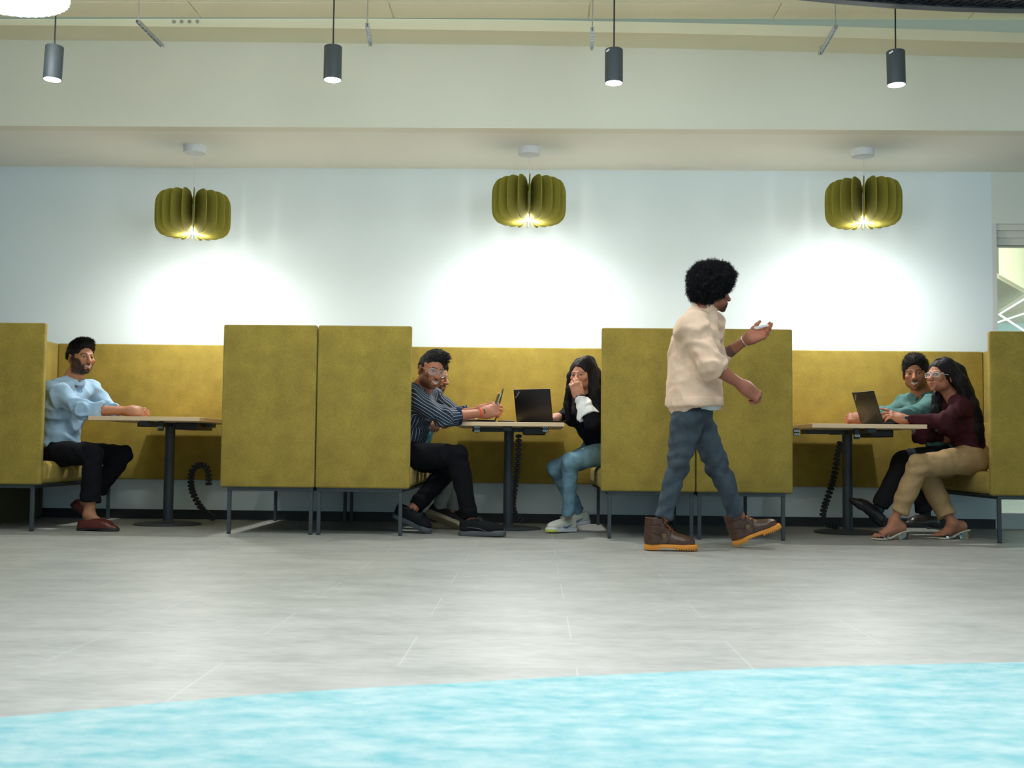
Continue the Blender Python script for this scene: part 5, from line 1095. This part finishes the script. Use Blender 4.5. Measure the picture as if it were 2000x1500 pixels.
# ---------------------------------------------------------------- woman in the maroon blouse
def woman_maroon():
    ER = 0.035
    skin = (0.44, 0.185, 0.110)
    J = dict(P=at(1897, 893, 7.84), C=at(1885, 832, 7.80), N=at(1864, 780, 7.82), sL=at(1880, 792, 7.66), sR=at(1846, 790, 7.98), hL=at(1893, 898, 7.74), hR=at(1890, 896, 7.94), F=nrm(V(-0.9, -0.3, 0)))
    t, o = person('woman in maroon blouse, tan trousers and glasses looking up, hand on the laptop', J, J['P'])
    acc = Acc(); B = SDF(); torso(B, J, g=-0.038, w=0.88, d=0.88)
    eL, wL = at(1843, 822, 7.54), at(1764, 819, 7.64); eR, wR = at(1798, 850, 8.00), at(1842, 856, 8.06)
    for a, b, c in ((J['sL'], eL, wL), (J['sR'], eR, wR)): B.cone(a, b, 0.038, 0.032); B.cone(b, c, 0.030, 0.017, k=0.03)
    kL, aL = at(1794, 910, 7.58), at(1747, 1016, 7.62); kR, aR = at(1806, 920, 7.82), at(1859, 1020, 7.74)
    for h_, k_, a_ in ((J['hL'], kL, aL), (J['hR'], kR, aR)): B.cone(h_, k_, 0.030, 0.038); B.cone(k_, a_, 0.043, 0.029)
    bodymesh(B, acc, skin)
    # bare feet in the sandals
    feet = []
    for heel, toe in ((at(1766, 1033, 7.64), at(1703, 1046, 7.56)), (at(1884, 1031, 7.80), at(1821, 1044, 7.70))):
        heel = np.array(heel); toe = np.array(toe); toe[2] = 0.022; heel[2] = 0.075; feet.append((heel, toe))
    for (heel, toe), ank in zip(feet, (aL, aR)):
        F_ = SDF(); d = nrm(toe - heel); sd = nrm(np.cross(d, [0, 0, 1])); L_ = np.linalg.norm(toe - heel); ball = heel + d * L_ * 0.68 + V(0, 0, 0.006 - 0.004)
        F_.ell(heel + d * 0.022 + V(0, 0, 0.012), (0.026, 0.026, 0.028), k=0.02); F_.cone(ank, heel + d * 0.035 + V(0, 0, 0.02), 0.031, 0.027, k=0.03); F_.cone(heel + d * 0.03 + V(0, 0, 0.01), ball, 0.024, 0.022, k=0.03, u=sd, fu=1.3); F_.cone(ank - V(0, 0, 0.01), mix(heel, ball, 0.75) + V(0, 0, 0.012), 0.028, 0.018, k=0.04)
        for i in range(5):
            off = (i - 2) * 0.0155; ln = (0.050, 0.045, 0.040, 0.034, 0.026)[i]; r = (0.0105, 0.008, 0.0075, 0.007, 0.0065)[i]; p0 = ball + sd * off * -1.0 + V(0, 0, -0.004); p1 = p0 + d * ln * 0.6 + V(0, 0, 0.001); F_.chain([p0, p1, p1 + d * ln * 0.35 - V(0, 0, 0.006)], [r * 1.2, r, r * 0.9], k=0.006)
        for sx in (-1, 1): F_.ell(ank + sd * sx * 0.026 + V(0, 0, -0.015), (0.010, 0.010, 0.012), k=0.012)
        Vt, Q = F_.mesh(0.003, 0.006); acc.add(Vt, Q, np.array(skin) * 0.95)
    hp = at(1836, 736, 7.78); f = nrm(V(-0.80, -0.58, 0.12)); Rm = head(acc, hp, f, V(-0.02, 0, 1), J['N'], skin, BLACKHAIR, smile=1, female=True, gaze=(-0.003, 0.001), s=0.96, neck_r=0.046, brow=0.0032)
    hand(acc, wL, V(-0.86, 0.0, 0.34), V(0.25, -0.62, 0.70), 'L', skin, curls=[(5, 12, 8), (22, 28, 18), (30, 34, 22), (36, 38, 25)], thumb=(30, 10, 10), thumb_out=0.6, s=0.98, spread=9, elbow=eL, er=ER)
    hand(acc, wR, V(0.9, 0.1, 0.1), V(0, -0.5, 0.8), 'R', skin, curl=(60, 60, 30), s=0.9, elbow=eR, er=ER)
    acc.build('body', SKIN, t, o)
    gd = [[at(1846, 712, 7.80), at(1868, 728, 7.82), at(1884, 765, 7.80), at(1902, 810, 7.78), at(1914, 852, 7.78)],
          [at(1850, 714, 7.76), at(1876, 745, 7.72), at(1896, 790, 7.70), at(1908, 835, 7.70), at(1912, 865, 7.72)],
          [at(1848, 716, 7.86), at(1872, 760, 7.90), at(1890, 820, 7.92), at(1902, 855, 7.92)],
          [at(1846, 750, 7.88), at(1830, 775, 7.84), at(1828, 800, 7.82), at(1836, 825, 7.80)]]
    long_hair(t, o, hp, Rm, gd, (0.013, 0.011, 0.013), s=0.96, radii=[[0.055, 0.060, 0.055, 0.050, 0.025], [0.045, 0.045, 0.048, 0.042, 0.022], [0.05, 0.055, 0.055, 0.03], [0.03, 0.028, 0.03, 0.02]], face_w=0.062, n=1100)
    glasses(t, o, hp, Rm, s=0.96, m=mat('pale_frame', (0.60, 0.60, 0.62), 0.25), w=0.0265, h_=0.017, drop=-0.003, r=0.0019)
    S = SDF(); torso(S, J, g=0.010, w=0.88, d=0.88, bust=1); cL = mix(eL, wL, 0.90); cR = mix(eR, wR, 0.9)
    for a, b, c in ((J['sL'], eL, cL), (J['sR'], eR, cR)): S.cone(a, b, 0.056, 0.049, k=0.05); S.cone(b, c, 0.049, 0.034, k=0.04, cap=(0, 1))
    S.cone(J['N'] + V(-0.02, -0.01, 0.0), J['N'] + V(-0.06, -0.04, 0.12), 0.052, 0.056, k=0.006, op=1); S.ell(J['N'] + V(-0.065, -0.045, -0.045), (0.03, 0.03, 0.06), k=0.01, op=1)
    bones = torso_bones(J, 1.0) + [(J['sL'], eL, 0.052, V(0, 0, 1), 1.1), (eL, cL, 0.042, V(0, 0, 1), 1.1), (J['sR'], eR, 0.05, V(0, 0, 1), 1), (eR, cR, 0.045, V(0, 0, 1), 1)]
    cloth(S, bones, 'blouse', CLOTH, t, o, (0.050, 0.012, 0.017), amp=0.009, seed=17)
    ax = nrm(wL - eL); b = band(t, 'watch', mix(eL, wL, 0.965), ax, 0.0280, 0.011, STEEL, 0.0025, o); p = mix(eL, wL, 0.965) + V(0.0, -0.0295, 0.008) - o
    zz = Matrix.Rotation(R_(75), 3, 'X')
    fc = MB(); fc.lathe([(0, 0), (0.0135, 0), (0.0145, 0.003), (0.0135, 0.006), (0, 0.006)], n=24, close=False); [setattr(v, 'co', zz @ v.co + Vector(p)) for v in fc.bm.verts]; fc.build('watch_case', STEEL, b)
    fd = MB(); fd.lathe([(0, 0.0062), (0.0110, 0.0062), (0.0110, 0.0068), (0, 0.0068)], n=24, close=False); [setattr(v, 'co', zz @ v.co + Vector(p)) for v in fd.bm.verts]; fd.build('dial', BLK, b)
    legs = [(J['hL'], kL, at(1756, 1000, 7.62)), (J['hR'], kR, at(1849, 1008, 7.75))]
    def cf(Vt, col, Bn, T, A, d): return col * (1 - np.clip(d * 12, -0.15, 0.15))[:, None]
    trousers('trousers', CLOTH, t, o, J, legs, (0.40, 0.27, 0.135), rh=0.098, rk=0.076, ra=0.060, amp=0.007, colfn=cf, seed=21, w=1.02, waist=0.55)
    CREAM = MATS.get('cream_leather') or mat('cream_leather', (0.72, 0.66, 0.50), 0.5)
    for heel, toe in feet:
        d = nrm(V(*(toe - heel)[:2], 0)); sd = V(-d[1], d[0], 0); sn = bpy.data.objects.new('sandal', None); C.objects.link(sn); sn.parent = t; sn.location = tuple(V(heel[0], heel[1], 0) - o)
        b_ = V(heel[0], heel[1], 0); mb = MB(); st = [(-0.022, 0.030, 0.056), (0.03, 0.031, 0.050), (0.08, 0.030, 0.030), (0.12, 0.034, 0.012), (0.17, 0.041, 0.0045), (0.21, 0.038, 0.0045), (0.235, 0.024, 0.006)]
        rings = []
        for y, w_, z_ in st: c = d * y; rings.append([mb.bm.verts.new(tuple(c + sd * sx * w_ + V(0, 0, z))) for sx, z in ((-1, z_), (1, z_), (1, z_ + 0.007), (-1, z_ + 0.007))])
        for a_, c_ in zip(rings, rings[1:]):
            for k in range(4): mb.bm.faces.new((a_[k], a_[(k + 1) % 4], c_[(k + 1) % 4], c_[k]))
        mb.bm.faces.new(rings[0][::-1]); mb.bm.faces.new(rings[-1]); mb.build('insole', CREAM, sn)
        hb = MB(); c0 = d * 0.005; hv = [hb.bm.verts.new(tuple(c0 + d * a_ * w_ + sd * b2 * w_ + V(0, 0, z))) for z, w_ in ((0.0, 0.018), (0.054, 0.026)) for a_, b2 in ((-1, -1), (1, -1), (1, 1), (-1, 1))]
        for fc_ in ((3, 2, 1, 0), (4, 5, 6, 7), (0, 1, 5, 4), (1, 2, 6, 5), (2, 3, 7, 6), (3, 0, 4, 7)): hb.bm.faces.new([hv[k] for k in fc_])
        hb.build('block_heel', CLEAR, sn)
        stp = MB()
        for y0 in (0.145, 0.175):
            arc = [d * (y0 + 0.012 * math.sin(a_)) + sd * 0.040 * math.cos(a_) + V(0, 0, 0.010 + 0.040 * math.sin(a_)) for a_ in np.linspace(0, PI, 12)]
            for p_, q_ in zip(arc, arc[1:]):
                vv = [stp.bm.verts.new(tuple(x_)) for x_ in (p_ - d * 0.010, p_ + d * 0.010, q_ + d * 0.010, q_ - d * 0.010)]; stp.bm.faces.new(vv)
        stp.build('strap', CLEAR, sn)
woman_maroon()

# ---------------------------------------------------------------- walking man
def walker():
    ER = 0.043
    skin = (0.33, 0.125, 0.075)
    Y = 6.68
    J = dict(P=at(1350, 800, Y), C=at(1356, 690, Y), N=at(1371, 612, Y - 0.01), sR=at(1350, 640, Y - 0.17), sL=at(1384, 636, Y + 0.17), hR=at(1344, 818, Y - 0.075), hL=at(1360, 816, Y + 0.07), F=nrm(V(1, 0.1, 0)))
    t, o = person('walking man with afro hair, beige jacket and dark jeans passing the booths', J, J['P'])
    acc = Acc(); B = SDF(); torso(B, J, g=-0.036)
    eR, wR = at(1393, 716, Y - 0.24), at(1455, 756, Y - 0.20); eL, wL = at(1403, 702, Y + 0.30), at(1462, 661, Y + 0.18)
    for a, b, c in ((J['sR'], eR, wR), (J['sL'], eL, wL)): B.cone(a, b, 0.044, 0.038); B.cone(b, c, 0.039, 0.019, k=0.03)
    kR, aR = at(1324, 905, Y - 0.10), at(1297, 1010, Y - 0.10); kL, aL = at(1400, 905, Y + 0.10), at(1444, 1008, Y + 0.15)
    for h_, k_, a_ in ((J['hR'], kR, aR), (J['hL'], kL, aL)): B.cone(h_, k_, 0.035, 0.040); B.cone(k_, a_, 0.045, 0.034)
    Vt, Q = B.mesh(0.006); Vt = smooth(Vt, Q, 1, 0.5); col = np.array(skin)[None, :] * (1 + 0.06 * vnoise(Vt * 25, 1))[:, None]
    ax = nrm(wL - eL); tt = (Vt - eL) @ ax / np.linalg.norm(wL - eL); near = np.linalg.norm(Vt - eL - (tt * np.linalg.norm(wL - eL))[:, None] * ax, axis=1) < 0.06
    m = near & (tt > 0.12) & (tt < 0.34); col[m] = col[m] * V(0.32, 0.5, 0.75); acc.add(Vt, Q, col)
    hp = at(1393, 570, Y - 0.02); f = nrm(V(0.86, 0.36, -0.06)); Rm = head(acc, hp, f, V(0.08, 0, 1), J['N'], skin, BLACKHAIR, beard=('goatee', 0.85), s=0.98, neck_r=0.058)
    hand(acc, wR, V(0.80, 0.05, -0.58), V(0.40, -0.75, 0.45), 'R', skin, curls=[(55, 60, 40), (60, 65, 40), (65, 65, 40), (70, 65, 40)], thumb=(30, 30, 25), thumb_out=0.35, s=1.08, elbow=eR, er=ER)
    hand(acc, wL, V(0.90, 0.05, 0.30), V(0.15, 0.75, -0.6), 'L', skin, curls=[(10, 25, 15), (18, 30, 20), (28, 35, 20), (38, 40, 25)], thumb=(-10, 10, 5), thumb_out=0.5, s=1.05, elbow=eL, er=ER)
    Vh = acc.v[-1]; tt = (Vh - eL) @ ax / np.linalg.norm(wL - eL); m = (tt > 0.28) & (tt < 0.52); acc.c[-1][m] = acc.c[-1][m] * V(0.42, 0.62, 0.85)
    acc.build('body', SKIN, t, o)
    # afro
    rng = np.random.default_rng(5); S = SDF(); S.ell((-0.0, -0.030, 0.060), (0.112, 0.128, 0.112), k=0.02); S.ell((0, -0.055, 0.000), (0.092, 0.085, 0.085), k=0.04); S.ell((0, 0.035, 0.095), (0.095, 0.085, 0.075), k=0.04)
    S.ell((0, 0.145, -0.055), (0.085, 0.095, 0.105), k=0.02, op=1); S.box((0, 0, -0.19), (0.2, 0.2, 0.105), k=0.01, op=1)
    Vt, Q = S.mesh(0.0045, 0.012); N = vnormals(Vt, Q); Vt = Vt + N * (0.012 * vnoise(Vt * 38, 3) + 0.006 * vnoise(Vt * 90, 4))[:, None]
    a = Acc(); hc = np.array((0.006, 0.0065, 0.008)); a.add(xform(Vt, (Rm, hp)), Q, hc)
    sv, sq, scl = spikes(Vt, Q, 9000, 0.030, 0.0011, hc * 1.3, lambda p, n: n * 0.4, rng, lift=0.9, curl=0.75, seg=5); a.add(xform(sv, (Rm, hp)), sq, scl); a.build('hair', HAIR, t, o)
    # jacket
    S = SDF(); torso(S, J, g=0.016, k=0.06); cR = mix(eR, wR, 0.16); cL = mix(J['sL'], eL, 0.95)
    S.cone(J['sR'], eR, 0.074, 0.068, k=0.06); S.cone(eR, cR, 0.068, 0.062, k=0.04, cap=(0, 1)); S.cone(mix(J['sR'], eR, 0.93), cR, 0.070, 0.068, k=0.01, cap=(1, 1)); S.cone(J['sL'], cL, 0.072, 0.066, k=0.06, cap=(0, 1))
    hb = at(1356, 793, Y); S.cone(J['C'] + V(0, 0, 0.02), hb, 0.142, 0.166, k=0.05, cap=(0, 1), u=(0, 1, 0), fu=1.20); S.cone(hb + V(0, 0, 0.045), hb - V(0, 0, 0.002), 0.168, 0.170, k=0.008, cap=(1, 1), u=(0, 1, 0), fu=1.20)
    S.cone(J['N'] + V(0.005, 0, -0.02), J['N'] + V(0.012, 0, 0.045), 0.072, 0.066, k=0.03, cap=(0, 1)); S.cone(J['N'] + V(0.01, 0, -0.01), J['N'] + V(0.03, 0, 0.12), 0.058, 0.060, k=0.004, op=1)
    S.cone(hb - V(0, 0, 0.06), hb + V(0, 0, 0.05), 0.150, 0.132, k=0.004, op=1, u=(0, 1, 0), fu=1.20)
    def jc(Vt, col, Bn, T, A, d):
        s_ = np.exp(-((Vt[:, 2] - (hb[2] + 0.05)) / 0.0035) ** 2) * (Bn < 2); return col * (1 - 0.14 * s_)[:, None]
    bones = [(hb, J['C'], 0.15, J['F'], 0.35), (J['C'], J['N'], 0.13, J['F'], 0.8), (J['sR'], eR, 0.07, V(0, 0, 1), 1.0), (eR, cR, 0.062, V(0, 0, 1), 0.6), (J['sL'], cL, 0.07, V(0, 0, 1), 1.0)]
    cloth(S, bones, 'jacket', CLOTH, t, o, (0.74, 0.54, 0.40), amp=0.014, seed=23, freq=7, colfn=jc, it=3)
    w_ = SDF(); w_.cone(hb + V(0.01, 0, 0.07), hb + V(0.015, 0, -0.028), 0.138, 0.140, k=0.01, cap=(0, 1), u=(0, 1, 0), fu=1.05); cloth(w_, [(hb, hb + V(0, 0, 0.1), 0.14, V(1, 0, 0), 1)], 't_shirt', CLOTH, t, o, (0.70, 0.75, 0.78), amp=0.004)
    legs = [(J['hR'], kR, at(1296, 1012, Y - 0.10)), (J['hL'], kL, at(1441, 1006, Y + 0.14))]
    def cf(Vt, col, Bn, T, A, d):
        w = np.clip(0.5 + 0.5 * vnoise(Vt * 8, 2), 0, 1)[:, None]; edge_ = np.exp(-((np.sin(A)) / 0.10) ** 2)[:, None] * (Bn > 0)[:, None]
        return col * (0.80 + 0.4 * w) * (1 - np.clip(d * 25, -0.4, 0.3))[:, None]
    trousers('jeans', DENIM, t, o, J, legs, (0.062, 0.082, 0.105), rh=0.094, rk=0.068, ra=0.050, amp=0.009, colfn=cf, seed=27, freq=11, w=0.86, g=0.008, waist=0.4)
    br, orr = (0.075, 0.033, 0.020), (0.80, 0.30, 0.035)
    for hl, te, up_, nm in ((at(1257, 1072, 6.58), at(1357, 1074, 6.56), V(0, 0, 1), 'near'), (at(1432, 1066, 6.84), at(1531, 1029, 6.84), V(-0.36, 0, 1), 'far')):
        s_, P_ = shoe('boot', t, o, hl, te, br, orr, upv=up_, L=0.300, name='boot'); laces(s_, P_, 7, 0.165, 0.098, 0.086, 0.152, (0.30, 0.09, 0.025), w=0.020, r=0.0026)
        ey = MB()
        for k in range(6):
            u_ = k / 5
            for sx in (-1, 1): ey.bm.verts.ensure_lookup_table(); c = P_(sx * 0.0245, 0.160 - 0.063 * u_, 0.074 + 0.084 * u_); bmesh.ops.create_icosphere(ey.bm, subdivisions=1, radius=0.0042, matrix=Matrix.Translation(c))
        ey.build('eyelets', mat('brass', (0.75, 0.52, 0.22), 0.3, metal=1.0), s_)
        lg = MB(); ring = []
        for sx in (-1, 1):
            for k in range(7): a_ = PI * 2 * k / 6; ring.append(P_(sx * 0.0425, 0.105 + 0.010 * math.cos(a_), 0.075 + 0.009 * math.sin(a_)))
        lg.tube(ring[:7], 0.0012, 5, caps=False); lg.tube(ring[7:], 0.0012, 5, caps=False); lg.tube([P_(0.0435, 0.100, 0.071), P_(0.0435, 0.105, 0.081), P_(0.0435, 0.110, 0.071)], 0.0012, 5); lg.tube([P_(-0.0435, 0.100, 0.071), P_(-0.0435, 0.105, 0.081), P_(-0.0435, 0.110, 0.071)], 0.0012, 5)
        lg.build('tree_badge', mat('badge', (0.45, 0.38, 0.15), 0.5), s_)
    ax = nrm(wL - eL); b = band(t, 'watch', mix(eL, wL, 0.92), ax, 0.0325, 0.022, WHITE, 0.003, o); b['label'] = 'pale wrist watch'
    return t, wL
_, wlk = walker()
wp = np.array(at(1487, 638, 6.86)); b = MB().box((-0.045, -0.004, -0.008), (0.045, 0.004, 0.008), 0.004, 2).build('paper_slip', WHITE, None, label='small white folded paper in the walking man\'s raised hand', category='paper'); b.location = tuple(wp); b.rotation_euler = (0, R_(-12), 0)

# ================================================================== laptops, phone
def make_laptop(hl, hr, lean_deg, user_side, label, z, mark=True):
    hl, hr = V(hl[0], hl[1], z), V(hr[0], hr[1], z); Wd = float(np.linalg.norm(hr - hl)); x = nrm(hr - hl); n = np.array([x[1], -x[0], 0.0]); n = n if n @ user_side > 0 else -n     # n points to the user
    t = thing('laptop', label, 'laptop', tuple((hl + hr) / 2), 0, 'black laptops on the tables'); D = 0.22; th = 0.007
    ang = math.radians(lean_deg); upv = V(0, 0, 1) * math.sin(ang) + n * math.cos(ang) * 1.0      # lean > 90 tips away from the user
    nl = np.cross(x, upv); nl = nl if nl @ n > 0 else -nl
    def slab(o_, a, b, c, la, lb, lc, name, m, parent, bev=0.003):
        M = Matrix((a, b, c)).transposed(); ce = o_ ; mb = MB(); mb.box((-la / 2, -lb / 2, -lc / 2), (la / 2, lb / 2, lc / 2), bev, 2)
        for v in mb.bm.verts: v.co = M @ v.co + Vector(ce)
        return mb.build(name, m, parent, True)
    base = slab(tuple(n * D / 2 + V(0, 0, 0.009)), x, n, V(0, 0, 1), Wd, D, 0.014, 'base', BPLAS, t)
    slab(tuple(n * (D * 0.42) + V(0, 0, 0.0165)), x, n, V(0, 0, 1), Wd * 0.9, D * 0.48, 0.002, 'keyboard', BLK, base, 0.0005)
    lid = slab(tuple(upv * D / 2 + V(0, 0, 0.014)), x, upv, nl, Wd, D, th, 'lid', mat('laptop_black', (0.010, 0.0105, 0.013), 0.38), t)
    slab(tuple(upv * D / 2 + V(0, 0, 0.014) + nl * (th / 2 + 0.0004)), x, upv, nl, Wd * 0.93, D * 0.88, 0.0008, 'screen', mat('screen_glass', (0.02, 0.025, 0.03), 0.1), lid, 0.0002)
    if mark:
        left_top = -x * Wd / 2 + upv * D + V(0, 0, 0.014); cu = bpy.data.curves.new('logo', 'FONT'); cu.body = 'ThinkPad'; cu.size = 0.015; cu.extrude = 0.0002
        tmp = bpy.data.objects.new('tmp', cu); C.objects.link(tmp); dg = bpy.context.evaluated_depsgraph_get(); me = bpy.data.meshes.new_from_object(tmp.evaluated_get(dg)); bpy.data.objects.remove(tmp)
        lo = link('logo', me, mat('logo_grey', (0.40, 0.40, 0.42), 0.4), lid); xa = x if x[0] > 0 else -x
        d1 = nrm(xa * 0.62 + upv * 0.78); d2 = nrm(np.cross(-nl, d1)); M = Matrix((d1, d2, -nl)).transposed().to_4x4(); corner = (-xa * Wd / 2 + upv * D + V(0, 0, 0.014)); M.translation = Vector(corner + xa * 0.018 - upv * 0.062 - nl * (th / 2 + 0.0006)); lo.matrix_local = M
        dt = MB(); bmesh.ops.create_icosphere(dt.bm, subdivisions=1, radius=0.0022); dot = dt.build('logo_dot', mat('logo_red', (0.7, 0.02, 0.02), 0.4, emit=(0.8, 0.02, 0.02), estr=0.3), lid); dot.location = tuple(corner + xa * 0.0265 - upv * 0.020 - nl * (th / 2 + 0.0006))
    return t
zt = 0.743
a, b = at(1009, 824, 7.96), at(1080, 824.5, 7.78); make_laptop(a, b, 100, V(0.5, 0.8, 0), 'open black laptop with its back to the camera, before the laughing woman', zt)
a, b = at(968, 822, 7.74), at(966, 822, 8.03); make_laptop(a, b, 103, V(-1, 0, 0), 'black laptop seen edge on in front of the man in stripes', zt, mark=False)
zt = 0.751
a, b = at(1682, 828.5, 7.90), at(1725, 828.5, 7.64); make_laptop(a, b, 108, V(1, 0.4, 0), 'open black laptop leaning back beside the woman in maroon', zt)
pc = np.array(at(969, 789, 7.70)); ph = MB().box((-0.0042, -0.036, -0.074), (0.0042, 0.036, 0.074), 0.0035, 3).build('phone', mat('phone_grey', (0.32, 0.33, 0.36), 0.25, metal=0.5), None, True, label='grey phone held up by the man in stripes', category='phone'); ph.location = tuple(pc); ph.rotation_euler = (R_(0), R_(20), R_(18))
MB().box((-0.0005, -0.033, -0.070), (0.0005, 0.033, 0.070), 0.0003, 1).build('phone_screen', mat('phone_glass', (0.02, 0.02, 0.025), 0.08), ph).location = (-0.0044, 0, 0)
ch = MB(); ch.tube([(-0.06, 0, 0.006), (-0.03, 0.006, 0.006), (0.0, -0.004, 0.006), (0.03, 0.004, 0.006), (0.05, 0, 0.006)], 0.005, 8); o_ = ch.build('earphone_cable', BPLAS, None, True, label='short dark cable lying on the middle table beside the edge-on laptop', category='cable'); o_.location = (at(990, 822, 7.70)[0], 7.70, 0.7425)
